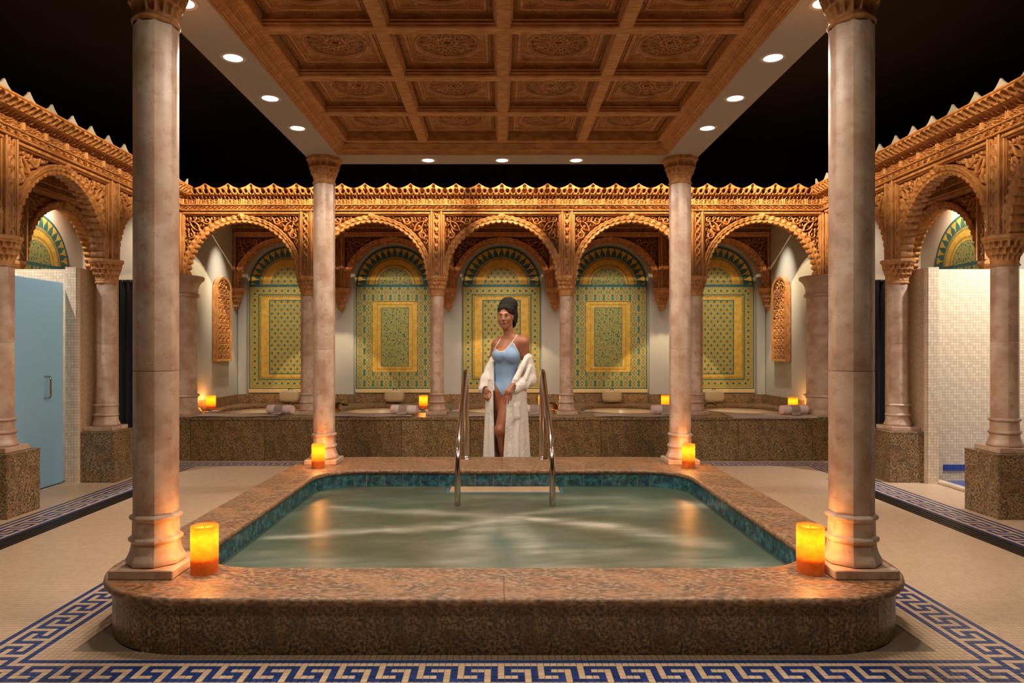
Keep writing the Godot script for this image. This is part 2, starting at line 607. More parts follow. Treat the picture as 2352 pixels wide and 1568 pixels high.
	wx.emission_energy_multiplier = 0.05
	tri_mat("added_wax_plug", wn, 2.6, 0.5)
	mat("wick_lamp", rgb8(255, 200, 100), 0.5)
	M.wick_lamp.emission_enabled = true
	M.wick_lamp.emission = Color(1.0, 0.7, 0.25)
	M.wick_lamp.emission_energy_multiplier = 3.0
	# glass agate of the pool band, swirled teal
	agate()
	var fr := mat("frosted_glass", rgb8(164, 208, 228), 0.35)
	fr.backlight_enabled = true
	fr.backlight = Color(0.86, 0.95, 1.0)
	fr.metallic_specular = 0.4
	var tt := tiles_tex(rgb8(226, 208, 182), rgb8(176, 154, 128), false)
	for a in [["tile_straight", tt, 0.0], ["tile_diagonal", tiles_tex(rgb8(188, 160, 132), rgb8(160, 134, 108), true), 0.0], ["tile_blue", tiles_tex(rgb8(28, 66, 150), rgb8(120, 130, 150), false), 0.0]]:
		var m := tri_mat(a[0], a[1], 1.0 / 0.22, 0.3)
		m.metallic_specular = 0.5
	water_material(low, low2)


func tiles_tex(c: Color, gr: Color, diag: bool) -> ImageTexture:      # 8 x 8 mosaic chips in 0.22 m
	var s := 256
	var im := Image.create(s, s, false, Image.FORMAT_RGB8)
	var rg := RandomNumberGenerator.new()
	rg.seed = 5
	var tone := []
	for q in 64:
		tone.append(rg.randf_range(0.93, 1.05))
	for y in s:
		for x in s:
			var a := float(x)
			var b := float(y)
			if diag:
				a = fposmod(x + y, s)
				b = fposmod(x - y, s)
			var fa := fposmod(a, 32.0)
			var fb := fposmod(b, 32.0)
			if fa < 3.0 or fb < 3.0:
				im.set_pixel(x, y, gr)
			else:
				var k: float = tone[(int(a / 32.0) + int(b / 32.0) * 8) % 64]
				im.set_pixel(x, y, Color(c.r * k, c.g * k, c.b * k))
	return ImageTexture.create_from_image(im)


func agate() -> void:
	var s := 384
	var f := FastNoiseLite.new()
	f.seed = 4
	f.noise_type = FastNoiseLite.TYPE_CELLULAR
	f.frequency = 0.022
	f.cellular_return_type = FastNoiseLite.RETURN_DISTANCE2_SUB
	f.domain_warp_enabled = true
	f.domain_warp_amplitude = 26.0
	f.domain_warp_frequency = 0.02
	var g := FastNoiseLite.new()
	g.seed = 14
	g.frequency = 0.012
	for k in 3:
		var im := Image.create(s, s, false, Image.FORMAT_RGB8)
		for y in s:
			for x in s:
				var d := f.get_noise_2d(x + k * 900.0, y)            # -1 at cell borders
				var t := clampf((d + 1.0) * 1.4, 0.0, 1.0)
				var h := g.get_noise_2d(x * 1.0 + k * 500.0, y * 1.0)
				var band := 0.5 + 0.5 * sin(t * 26.0 + h * 9.0)
				var c := Color8(20, 48, 72).lerp(Color8(62, 138, 150), clampf(t * 0.9 + h * 1.1, 0, 1))
				c = c.lerp(Color8(110, 160, 150), band * 0.35)
				if t < 0.16:
					c = c.lerp(Color8(136, 156, 136), 0.55)
				im.set_pixel(x, y, c)
		var m := tri_mat("agate_%d" % k, ImageTexture.create_from_image(im), 3.1, 0.12)
		m.uv1_offset = Vector3(k * 0.37, k * 0.21, k * 0.11)
		m.metallic_specular = 0.6
	M.agate_1.albedo_color = rgb8(214, 224, 232)
	M.agate_2.albedo_color = rgb8(255, 255, 240)


func water_material(low: PackedByteArray, low2: PackedByteArray) -> void:
	# churned green spa water: pale foam drawn out along the jets
	var s := 460
	var im := Image.create(s, s, false, Image.FORMAT_RGB8)
	var f := FastNoiseLite.new()
	f.seed = 31
	f.frequency = 1.0
	f.fractal_octaves = 4
	# jet trails as [x0, depth0, x1, depth1, width, strength]
	var jets := [[-1.45, 4.37, -0.74, 4.55, 0.05, 0.75], [-0.74, 4.55, -0.10, 4.70, 0.06, 0.95], [-1.30, 5.2, -0.65, 5.05, 0.05, 0.5], [-0.65, 5.05, -0.02, 4.95, 0.06, 0.6], [0.05, 4.95, 0.8, 5.18, 0.05, 0.6], [0.8, 5.18, 1.45, 5.25, 0.08, 0.4],
		[0.06, 4.9, 0.72, 4.58, 0.05, 1.0], [0.72, 4.58, 1.3, 4.22, 0.08, 0.6], [-0.03, 4.85, -0.2, 4.2, 0.12, 0.7], [-0.2, 4.2, -0.16, 3.4, 0.16, 0.6], [0.02, 4.85, 0.22, 4.02, 0.10, 0.7], [0.22, 4.02, 0.42, 3.4, 0.2, 0.55],
		[-0.3, 5.55, 0.9, 5.5, 0.14, 0.22], [0.6, 3.95, 1.4, 3.6, 0.16, 0.4], [-1.3, 3.9, -0.6, 3.6, 0.2, 0.3], [-0.06, 4.95, 0.06, 4.85, 0.12, 0.6]]
	for y in s:
		for x in s:
			var px := (x + 0.5) / s * 3.2 - 1.6
			var pd := 4.635 + (0.5 - (y + 0.5) / s) * 2.8
			var qx := px + 0.08 * f.get_noise_2d(px * 1.4, pd * 1.4)
			var qd := pd + 0.10 * f.get_noise_2d(px * 1.3 + 40.0, pd * 1.6)
			var k := 0.0
			for j in jets:
				var ax: float = j[2] - j[0]
				var ad: float = j[3] - j[1]
				var t := clampf(((qx - j[0]) * ax + (qd - j[1]) * ad) / (ax * ax + ad * ad), 0.0, 1.0)
				var ex: float = qx - j[0] - ax * t
				var ed: float = qd - j[1] - ad * t
				var dd: float = (ex * ex + ed * ed) / (j[4] * j[4])
				if dd < 12.0:
					k = maxf(k, j[5] * exp(-dd * 0.42))
			var wisp := 0.5 + 0.75 * f.get_noise_2d(px * 1.1 + pd * 0.9, pd * 5.0 - px * 0.9)
			var cloud := clampf(0.15 + 0.9 * f.get_noise_2d(px * 0.8 + 9.0, pd * 1.5), 0.0, 1.0)
			var a := clampf(k * (0.45 + 0.75 * wisp) + cloud * wisp * 0.55, 0.0, 1.0)
			var c := Color8(74, 77, 60).lerp(Color8(70, 90, 78), clampf(0.5 + 0.9 * f.get_noise_2d(px * 0.7 + 3.0, pd * 0.7), 0, 1))
			c = c.lerp(Color8(204, 197, 184), a * 0.85)
			im.set_pixel(x, y, c)
	var m := mat("spa_water", Color.WHITE, 0.36)
	m.albedo_texture = ImageTexture.create_from_image(im)
	m.texture_repeat = false
	m.metallic_specular = 0.35
	var t := noise_bytes(17, 0.02, 256, FastNoiseLite.TYPE_SIMPLEX_SMOOTH, 3)
	m.heightmap_enabled = true
	m.heightmap_scale = 0.6
	m.heightmap_texture = grey_tex(256, t)


# Painted tile murals: kind 0 has an ogee lattice, kind 1 an arabesque. 1.16 m wide, 2.12 m high, round top.
func mural_tex(kind: int) -> ImageTexture:
	var w := 448
	var h := 820
	var im := Image.create(w, h, false, Image.FORMAT_RGB8)
	var gold := Color8(212, 176, 78)
	var gold2 := Color8(194, 156, 64)
	var teal := Color8(44, 108, 108)
	var deep := Color8(26, 78, 88)
	var green := Color8(108, 152, 128)
	var ink := Color8(52, 52, 32)
	var f := FastNoiseLite.new()
	f.seed = 8 + kind
	f.frequency = 1.0
	f.fractal_octaves = 2
	var cel := FastNoiseLite.new()
	cel.seed = 5
	cel.noise_type = FastNoiseLite.TYPE_CELLULAR
	cel.frequency = 1.0
	cel.cellular_return_type = FastNoiseLite.RETURN_CELL_VALUE
	cel.cellular_jitter = 0.6
	var ys := 1.543
	for py in h:
		var y := (h - py - 0.5) / h * 2.123
		for px in w:
			var x := ((px + 0.5) / w - 0.5) * 1.16
			var ax := absf(x)
			var wear := f.get_noise_2d(x * 9.0, y * 9.0)
			var wear2 := f.get_noise_2d(x * 40.0, y * 40.0 + 90.0)
			var g := gold.lerp(gold2, clampf(0.5 + wear, 0, 1))
			var t := teal.lerp(green, clampf(0.25 + wear * 0.8 + wear2 * 0.5, 0, 1))
			var c := g
			if y > ys - 0.012:
				var dy := maxf(y - ys, 0.0)
				var r := sqrt(x * x + dy * dy)
				var fi := atan2(dy, x)
				if y < ys + 0.012:
					c = deep.lerp(t, 0.5)
				elif r > 0.562:
					c = deep.lerp(t, 0.4)
				elif r > 0.43:
					var fr := absf(fposmod(fi / PI * 17.0, 1.0) - 0.5) * 2.0       # 0 in the middle of a vase
					var q := (r - 0.43) / 0.132
					var wd := 0.66 - 0.55 * smoothstep(0.45, 1.0, q) + 0.16 * sin(q * 7.0)
					if q < 0.12: wd = 0.95
					if q > 0.93: wd = 1.0
					c = deep.lerp(t, 0.45) if fr < wd else g
				elif r > 0.385:
					var q := (r - 0.4075) / 0.0225
					var ch := fposmod(fi * 15.0 - absf(q) * 0.9, 1.0)
					c = deep if ch < 0.42 else g
					if absf(q) > 0.86: c = ink
				elif r > 0.262:
					if kind == 1 and (absf(r - 0.296) < 0.003 or absf(r - 0.31) < 0.002): c = ink
				else:
					c = _field(kind, x, dy, g, t, deep, ink, f, cel)
					if r > 0.256: c = teal
				if r > 0.58: c = deep
			else:
				var ed := minf(0.58 - ax, minf(y, ys - 0.012 - y))
				if ed < 0.014:
					c = deep.lerp(t, 0.6)
				elif kind == 0:
					var ex := 0.58 - ax
					var ey := minf(y, ys - y)
					var e := minf(ex, ey)
					if e < 0.028:
						c = g
					elif e < 0.135:
						# star border: teal medallions in gold strap lines on green
						var al := (y if ex < ey else x + 0.045)
						var p := fposmod(al, 0.0915) - 0.04575
						var o := e - 0.082
						var rr := sqrt(p * p + o * o)
						var an := atan2(o, p)
						c = t.lerp(g, 0.52)
						if absf(rr - 0.033 - 0.006 * cos(an * 6.0)) < 0.0042 or absf(absf(p) - absf(o) * 0.9) < 0.0032 or absf(absf(p) + absf(o) - 0.052) < 0.003:
							c = g
						if rr < 0.019: c = deep.lerp(t, 0.7)
						elif rr < 0.023: c = g
					elif e < 0.147:
						c = deep.lerp(t, 0.6)
					elif e < 0.178:
						var al2 := (y if ex < ey else x)
						c = ink if fposmod(al2 * 34.0 + (e - 0.16) * 30.0, 1.0) < 0.38 and e > 0.155 and e < 0.172 else g
						if e > 0.175 or e < 0.15: c = ink
					else:
						var iy := minf(y, ys - y) - 0.218
						var ix2 := 0.285 - ax
						if ix2 > 0.0 and iy > 0.0:
							c = _field(0, x, y, g, t, deep, ink, f, cel)
							if minf(ix2, iy) < 0.012: c = deep.lerp(t, 0.3)
				else:
					var fx := 0.338 - ax
					var fy := minf(y - 0.2476, 1.302 - y)
					if minf(fx, fy) < 0.0:
						# arabesque border, mirrored every 0.13 m
						var mx := absf(fposmod(x + 0.065, 0.13) - 0.065)
						var my := absf(fposmod(y, 0.16) - 0.08)
						var a1 := f.get_noise_2d(mx * 13.0 + 3.0, my * 13.0)
						var a2 := f.get_noise_2d(mx * 19.0 - 8.0, my * 19.0 + 5.0)
						c = t.lerp(teal, 0.35)
						if absf(a1) < 0.13 or absf(a2) < 0.095 or absf(mx - my * 0.8) < 0.003 or absf(sqrt(mx * mx + my * my) - 0.045) < 0.0035:
							c = g
						if a1 > 0.42: c = g
					else:
						var e2 := minf(fx, fy)
						if e2 < 0.004: c = ink
						var lx := 0.26 - ax
						var ly := minf(y - 0.292, 1.256 - y)
						if absf(minf(lx, ly)) < 0.0022: c = ink
						var qx := 0.208 - ax
						var qy := minf(y - 0.335, 1.212 - y)
						if minf(qx, qy) > 0.0:
							c = _field(1, x, y, g, t, deep, ink, f, cel)
							if minf(qx, qy) < 0.008: c = deep.lerp(t, 0.5)
			im.set_pixel(px, py, c)
	return ImageTexture.create_from_image(im)


func _field(kind: int, x: float, y: float, g: Color, t: Color, deep: Color, ink: Color, f: FastNoiseLite, cel: FastNoiseLite) -> Color:
	if kind == 0:
		var w := 0.0945
		var th := 0.118
		var best := 9.0
		var wave := cos(TAU * y / th)
		for sgn in [-1.0, 1.0]:
			var q: float = (x - sgn * wave * w * 0.25) / (w * 0.5)
			var nearest := roundf(q)
			if int(absf(nearest)) % 2 == (0 if sgn > 0.0 else 1):
				best = minf(best, absf(q - nearest) * w * 0.5)
			else:
				best = minf(best, (1.0 - absf(q - nearest)) * w * 0.5)
		var row := roundf(y / (th * 0.5))
		var cy := y - row * th * 0.5
		var cx := fposmod(x - (w * 0.5 if int(absf(row)) % 2 == 1 else 0.0) + w * 0.5, w) - w * 0.5
		if best < 0.0022:
			return ink
		if best < 0.0125:
			return g
		if absf(cx) / 0.021 + absf(cy) / 0.033 < 1.0:
			return deep.lerp(t, 0.5 + 0.5 * f.get_noise_2d(roundf(x / w) * 3.1, row * 1.7))
		return t.lerp(g, 0.58)
	var a := f.get_noise_2d(x * 17.0, y * 17.0)
	var b := f.get_noise_2d(x * 30.0 + 30.0, y * 30.0)
	var c := t.lerp(g, 0.62)
	if absf(a) < 0.05:
		c = g
	if b > 0.22 and a < 0.2:
		c = deep.lerp(t, 0.45)
	elif b > 0.18 and a < 0.24:
		c = g
	var cv := cel.get_noise_2d(x * 16.0, y * 16.0)
	if cv > 0.5 and b > 0.0:
		c = c.lerp(deep, 0.5)
	return c

# ---------------------------------------------------------------- carved woodwork shapes (shared by all copies)
const RI := 0.668      # inner radius of an arch
const RE := 0.735
const ARCH_HW := 0.722 # half width between the posts
const ARCH_TOP := 0.79

func ray_rect(a: float, hw: float, top: float, bottom: float) -> float:
	var c := cos(a)
	var s := sin(a)
	var k := 1e9
	if absf(c) > 1e-6: k = minf(k, hw / absf(c))
	if s > 1e-6: k = minf(k, top / s)
	elif s < -1e-6: k = minf(k, bottom / -s)
	return k

# plate with a round-arched opening of radius r; outline hw x [0, top]; z is the front face, zb the back
func arch_plate(b: MB, r: float, hw: float, top: float, z: float, zb: float) -> void:
	var an := PackedFloat32Array()
	var corner := atan2(top, hw)
	for q in 49:
		an.append(PI * q / 48.0)
	an.append(corner)
	an.append(PI - corner)
	an.sort()
	for q in an.size() - 1:
		var p := []
		for a in [an[q], an[q + 1]]:
			var o := ray_rect(a, hw, top, 0.0)
			p.append([Vector2(cos(a), sin(a)) * minf(r, o), Vector2(cos(a), sin(a)) * o])
		var f := func(w: Vector2, zz: float) -> Vector3: return Vector3(w.x, w.y, zz)
		b.quad(f.call(p[0][0], z), f.call(p[0][1], z), f.call(p[1][1], z), f.call(p[1][0], z))
		b.quad(f.call(p[0][0], zb), f.call(p[1][0], zb), f.call(p[1][1], zb), f.call(p[0][1], zb))
		b.quad(f.call(p[0][0], zb), f.call(p[0][0], z), f.call(p[1][0], z), f.call(p[1][0], zb))

func make_arch_shapes() -> void:
	var b := MB.new()
	arch_plate(b, 0.70, ARCH_HW, ARCH_TOP, -0.03, -0.09)
	shapes.arch_body = b.mesh()
	# frame mouldings round the carved field
	b = MB.new()
	b.cbox(Vector3(0, 0.772, 0.026), Vector3(2 * ARCH_HW, 0.036, 0.12), 0.006)
	b.cbox(Vector3(0, 0.748, 0.018), Vector3(2 * ARCH_HW - 0.02, 0.012, 0.1), 0.004)
	for s in [-1.0, 1.0]:
		b.cbox(Vector3(s * 0.712, 0.38, 0.022), Vector3(0.018, 0.75, 0.108), 0.004)
		b.cbox(Vector3(s * 0.698, 0.40, 0.016), Vector3(0.006, 0.70, 0.094), 0.002)
	shapes.arch_frame = b.mesh()
	# rolled archivolt with a wavy section
	b = MB.new()
	var prof := [[0.744, -0.032], [0.741, 0.066], [0.733, 0.076], [0.724, 0.07], [0.716, 0.062], [0.706, 0.068], [0.697, 0.064], [0.69, 0.056], [0.684, 0.05]]
	var ns := 30 * 6
	var pts := PackedVector3Array()
	for q in ns + 1:
		var a := deg_to_rad(0.4 + 179.2 * q / ns)
		var wv := sin(TAU * 30.0 * q / ns)
		for k in prof.size():
			var amp := 0.009 if k > 1 and k < 7 else 0.0
			var r: float = prof[k][0] + wv * 0.0048 * (1.0 if k > 0 and k < 8 else 0.0)
			pts.append(Vector3(clampf(cos(a) * r, -0.7215, 0.7215), sin(a) * r, prof[k][1] + wv * amp))
	var rev := PackedVector3Array()
	rev.resize(pts.size())
	for q in ns + 1:
		for k in prof.size():
			rev[(prof.size() - 1 - k) * (ns + 1) + q] = pts[q * prof.size() + k]
	b.grid(rev, prof.size(), ns + 1)
	shapes.archivolt = b.mesh()
	# scalloped inner edge
	b = MB.new()
	ns = 30 * 8
	pts = PackedVector3Array()
	for e in 5:
		for q in ns + 1:
			var a := deg_to_rad(0.4 + 179.2 * q / ns)
			var s := fposmod(30.0 * q / ns, 1.0) * 2.0 - 1.0
			var lobe := sqrt(maxf(0.0, 1.0 - s * s))
			var r := RI + 0.008 - 0.024 * lobe
			var rr: float = [r + 0.001, r, r + 0.004, 0.680, 0.688][e]
			var zz: float = [-0.02, 0.048, 0.056 + 0.005 * lobe, 0.054, 0.05][e]
			pts.append(Vector3(cos(a) * rr, sin(a) * rr, zz))
	b.grid(pts, 5, ns + 1)
	shapes.arch_lobes = b.mesh()
	# one soffit slat at angle 0
	b = MB.new()
	var path := PackedVector3Array()
	var nseg := 6
	for q in nseg + 1:
		var w := -1.0 + 2.0 * q / nseg
		path.append(Vector3(RI + 0.006 + 0.016 * w * w, w * 0.027, 0.0))
	for q in nseg:
		b.quad(path[q] + Vector3(0, 0, 0.042), path[q] + Vector3(0, 0, -0.088), path[q + 1] + Vector3(0, 0, -0.088), path[q + 1] + Vector3(0, 0, 0.042))
	var cap := PackedVector3Array([Vector3(0.70, -0.029, 0.042), Vector3(0.70, 0.029, 0.042)])
	b.quad(path[0] + Vector3(0, 0, 0.042), cap[0], cap[1], path[nseg] + Vector3(0, 0, 0.042))
	b.quad(path[nseg] + Vector3(0, 0, 0.042), cap[1], Vector3(0.70, 0.029, -0.088), path[nseg] + Vector3(0, 0, -0.088))
	b.quad(path[0] + Vector3(0, 0, -0.088), Vector3(0.70, -0.029, -0.088), cap[0], path[0] + Vector3(0, 0, 0.042))
	shapes.slat = b.mesh()
	# keystone boss
	b = MB.new()
	b.cbox(Vector3(0, 0.735, 0.068), Vector3(0.075, 0.075, 0.04), 0.014, Basis(Vector3.BACK, PI / 4))
	b.ball(Vector3(0, 0.735, 0.088), Vector3(0.018, 0.022, 0.012))
	shapes.keystone = b.mesh()
	# scrolling foliage in the spandrels: spirals packed into the corner field
	b = MB.new()
	var circles: Array = []
	var field := func(p: Vector2) -> float:
		return minf(minf(0.692 - p.x, 0.738 - p.y), p.length() - 0.752)
	var leaf_c := Vector2(0.575, 0.615)
	circles.append([leaf_c, 0.07])
	while circles.size() < 64:
		var bd := 0.0115
		var bp := Vector2.ZERO
		var x := 0.03
		while x < 0.69:
			var y := 0.02
			while y < 0.735:
				var p := Vector2(x, y)
				var d: float = minf(field.call(p), 0.05)
				if d > bd:
					for c in circles:
						d = minf(d, p.distance_to(c[0]) - c[1])
						if d <= bd: break
					if d > bd:
						bd = d
						bp = p
				y += 0.011
			x += 0.011
		if bp == Vector2.ZERO: break
		circles.append([bp, bd])
	# almond leaf in the corner
	for side in [-1.0, 1.0]:
		var pl := PackedVector2Array()
		var ws := PackedFloat32Array()
		for q in 11:
			var t := -1.0 + 0.2 * q
			var d := Vector2(1, 1).normalized()
			pl.append(leaf_c + d * t * 0.082 + Vector2(-d.y, d.x) * side * 0.034 * (1.0 - t * t))
			ws.append(0.013 - 0.006 * absf(t))
		b.ridge(pl, ws, -0.03, 0.092)
	b.ball(Vector3(leaf_c.x, leaf_c.y, 0.0), Vector3(0.018, 0.018, 0.04))
	for k in range(1, circles.size()):
		var c: Vector2 = circles[k][0]
		var r: float = circles[k][1]
		var to := Vector2(0.5, 0.5)
		var bd2 := 9.0
		for j in k:
			var dd: float = c.distance_to(circles[j][0]) - circles[j][1] - r
			if dd < bd2:
				bd2 = dd
				to = circles[j][0]
		var a0 := (to - c).angle()
		var sgn := 1.0 if k % 2 == 0 else -1.0
		var pl := PackedVector2Array()
		var ws := PackedFloat32Array()
		var np := 17 if r > 0.03 else 12
		for q in np:
			var t := float(q) / (np - 1)
			var a := a0 + sgn * t * TAU * 1.28
			var rr := r * (1.06 - 0.82 * t) * 0.9
			pl.append(c + Vector2(cos(a), sin(a)) * rr)
			ws.append(maxf(r * (0.33 - 0.09 * t), 0.0045))
		# a tail that reaches towards the neighbour it grows from
		var tail := PackedVector2Array()
		var tw := PackedFloat32Array()
		for q in 4:
			var t := (q - 4) / 4.0
			tail.append(pl[0] + (to - c).normalized() * (-t) * minf(r * 0.7, 0.03) + Vector2(cos(a0 - sgn * 1.57), sin(a0 - sgn * 1.57)) * (-t) * r * 0.5)
			tw.append(maxf(r * (0.2 + 0.13 * (1.0 + t)), 0.004))
		tail.append_array(pl)
		tw.append_array(ws)
		b.ridge(tail, tw, -0.03, 0.080 + r * 0.25)
		if r > 0.022:
			var end := pl[pl.size() - 1]
			b.ball(Vector3(end.x, end.y, 0.0), Vector3(r * 0.26, r * 0.26, 0.05), 8, 5)
	shapes.scroll = b.mesh()
	var bm := MB.new()
	bm.add(b, Transform3D(Basis.from_scale(Vector3(-1, 1, 1)), Vector3.ZERO))
	shapes.scroll_mirror = bm.mesh()
	# post between two arches: board with mouldings and an interlaced strip
	b = MB.new()
	b.cbox(Vector3(0, ARCH_TOP / 2, -0.0125), Vector3(0.146, ARCH_TOP, 0.155), 0.004)
	for s in [-1.0, 1.0]:
		b.cbox(Vector3(s * 0.062, ARCH_TOP / 2, 0.072), Vector3(0.02, ARCH_TOP, 0.06), 0.006)
		b.cbox(Vector3(s * 0.043, ARCH_TOP / 2, 0.075), Vector3(0.008, ARCH_TOP, 0.04), 0.003)
	shapes.post = b.mesh()
	b = MB.new()
	var per := 0.098
	for s in [-1.0, 1.0]:
		var zig := PackedVector2Array()
		for q in 33:
			var y := 0.012 + q * (ARCH_TOP - 0.024) / 32.0
			var t := fposmod(q / 4.0, 1.0)
			var off: float = [0.024, 0.024, 0.0, -0.024][q % 4] if q % 8 < 4 else [-0.024, -0.024, 0.0, 0.024][q % 4]
			zig.append(Vector2(off * s, y))
		b.ridge(zig, PackedFloat32Array([0.0055]), 0.064, 0.036, false, 3)
	for q in 8:
		b.bar(Vector2(0, 0.03 + q * per), Vector2(0, 0.07 + q * per), 0.01, 0.064, 0.098)
	shapes.post_lace = b.mesh()
	make_muqarnas()
	make_capital()

# one 0.277 m length of the stalactite cornice, a carved surface that leans out as it rises
func make_muqarnas() -> void:
	var w := 0.277
	var nu := 61
	var nv := 58
	for kind in 2:
		var pts := PackedVector3Array()
		for i in nu:
			var uu := float(i) / (nu - 1)
			var top := 0.172 + 0.056 * pow(1.0 - absf(2.0 * uu - 1.0), 1.9) if kind == 0 else 0.172
			for j in nv:
				var vv := float(j) / (nv - 1)
				var y := vv * 0.185
				if vv > 0.8: y = lerpf(0.148, top, (vv - 0.8) / 0.2)
				pts.append(Vector3(uu * w, y, _stalactite(uu, y) * (1.0 if kind == 0 else 1.4)))
		var b := MB.new()
		b.grid(pts, nu, nv)
		# top lip going back
		for i in nu - 1:
			var a := pts[i * nv + nv - 1]
			var c := pts[(i + 1) * nv + nv - 1]
			b.quad(a, c, Vector3(c.x, c.y, -0.02), Vector3(a.x, a.y, -0.02))
		shapes["muqarnas_%d" % kind] = b.mesh()

func _dent(u: float, y: float, cu: float, cy: float, ru: float, ry: float, depth: float) -> float:
	var a := (u - cu) / ru
	var c := (y - cy) / ry
	var q := a * a + c * c
	if q >= 1.0: return 0.0
	return -depth * smoothstep(0.0, 0.3, 1.0 - q)

func _stalactite(u: float, y: float) -> float:
	var z := 0.0
	# three corbelled tiers
	if y < 0.066:
		z = 0.004
		var col := minf(absf(u - 0.04), minf(absf(u - 0.96), minf(absf(u + 0.04), absf(u - 1.04))))
		if col < 0.045: z += 0.02 * sqrt(maxf(0.0, 1.0 - pow(col / 0.045, 2.0)))      # colonnettes
		else:
			var uu := (u - 0.5) * 0.277
			var yy := y - 0.022
			var scroll := sin(absf(uu) * 150.0 + sin(yy * 210.0) * 1.6) * cos(yy * 200.0 - absf(uu) * 55.0)
			z += 0.016 * clampf(scroll * 2.4 + 0.25, 0.0, 1.0) * smoothstep(0.066, 0.05, y) * smoothstep(0.0, 0.005, y)
			var r := sqrt(uu * uu * 0.8 + (y - 0.05) * (y - 0.05))
			if r < 0.016: z += 0.012 * (1.0 - r / 0.016) + 0.004
	elif y < 0.103:
		z = 0.034 + 0.022 * smoothstep(0.066, 0.103, y)
		for k in 7:
			z += _dent(u, y, k / 6.0, 0.080, 0.068, 0.022, 0.06)
		if u < 0.06 or u > 0.94: z += 0.012
	else:
		z = 0.078 + 0.04 * smoothstep(0.103, 0.16, y)
		for k in 5:
			var big := k % 2 == 0
			z += _dent(u, y, k / 4.0, 0.140 if big else 0.142, 0.092 if big else 0.07, 0.030 if big else 0.021, 0.1)
		z += _dent(u, y, 0.5, 0.19, 0.075, 0.022, 0.05)
		for k in 4:
			z += _dent(u, y, 0.125 + k / 4.0, 0.109, 0.035, 0.009, 0.024)
		if y > 0.172: z += 0.004
	return z

# muqarnas capital, 0.245 m high, neck radius 0.1 at y = 0
func make_capital() -> void:
	var nu := 128
	var nv := 60
	var pts := PackedVector3Array()
	for i in nu:
		var a := TAU * i / nu
		var oc := cos(PI / 8) / cos(fposmod(a + PI / 8, PI / 4) - PI / 8)
		for j in nv:
			var y := 0.245 * j / (nv - 1)
			var r := 0.0
			var mixo := 0.0
			if y < 0.022:
				r = 0.101 + 0.009 * sin(PI * y / 0.022)
			elif y < 0.044:
				r = 0.099 + 0.06 * (y - 0.022)
			elif y < 0.098:
				var t := (y - 0.044) / 0.054
				r = 0.103 + 0.022 * t * t
				r -= _niche(a, t, 16, 0.0, 0.018)
				mixo = 0.3 * t
			elif y < 0.15:
				var t := (y - 0.098) / 0.052
				r = 0.127 + 0.016 * t
				r -= _niche(a, t, 16, 0.5, 0.027)
				mixo = 0.5
			elif y < 0.2:
				var t := (y - 0.15) / 0.05
				r = 0.143 + 0.008 * t
				r -= _niche(a, t, 16, 0.0, 0.034)
				mixo = 0.8
			else:
				var t := (y - 0.2) / 0.045
				r = 0.152 + 0.016 * smoothstep(0.0, 0.4, t) - 0.004 * smoothstep(0.8, 1.0, t)
				mixo = 1.0
			r *= lerpf(1.0, oc, mixo)
			pts.append(Vector3(sin(a) * r, y, cos(a) * r))
	var b := MB.new()
	b.grid(pts, nu, nv, true)
	var ring := PackedVector3Array()
	for i in nu:
		ring.append(pts[i * nv + nv - 1])
	b.fan(ring, Vector3.UP)
	shapes.capital = b.mesh()
	# corbel: the same tiers above a pendant
	var cp := PackedVector3Array()
	for i in nu:
		var a := TAU * i / nu
		var oc := cos(PI / 8) / cos(fposmod(a + PI / 8, PI / 4) - PI / 8)
		for j in nv:
			var y := -0.33 + 0.33 * j / (nv - 1)
			var r := 0.0
			var mixo := 0.0
			var t := y + 0.33
			if t < 0.05:
				r = 0.052 * sqrt(t / 0.05)
			elif t < 0.075:
				r = 0.055 + 0.008 * sin(PI * (t - 0.05) / 0.025)
			elif t < 0.14:
				r = 0.055 + 0.028 * (t - 0.075) / 0.065 - _niche(a, (t - 0.075) / 0.065, 14, 0.0, 0.013)
			elif t < 0.20:
				r = 0.088 + 0.016 * (t - 0.14) / 0.06 - _niche(a, (t - 0.14) / 0.06, 14, 0.5, 0.02)
				mixo = 0.4
			elif t < 0.275:
				r = 0.108 + 0.014 * (t - 0.2) / 0.075 - _niche(a, (t - 0.2) / 0.075, 14, 0.0, 0.026)
				mixo = 0.7
			else:
				r = 0.128 + 0.01 * smoothstep(0.0, 0.02, t - 0.275)
				mixo = 1.0
			r *= lerpf(1.0, oc, mixo)
			cp.append(Vector3(sin(a) * r, y, cos(a) * r))
	b = MB.new()
	b.grid(cp, nu, nv, true)
	ring = PackedVector3Array()
	for i in nu:
		ring.append(cp[i * nv + nv - 1])
	b.fan(ring, Vector3.UP)
	shapes.corbel = b.mesh()

func _niche(a: float, t: float, count: int, ph: float, depth: float) -> float:
	var q := absf(fposmod(a / TAU * count + ph, 1.0) - 0.5) * 2.0     # 0 at the middle of a niche
	var roof := 0.92 - 0.45 * q * q
	if t > roof: return 0.0
	return depth * smoothstep(0.86, 0.6, q) * smoothstep(0.0, 0.1, roof - t) * smoothstep(-0.3, 0.5, t)

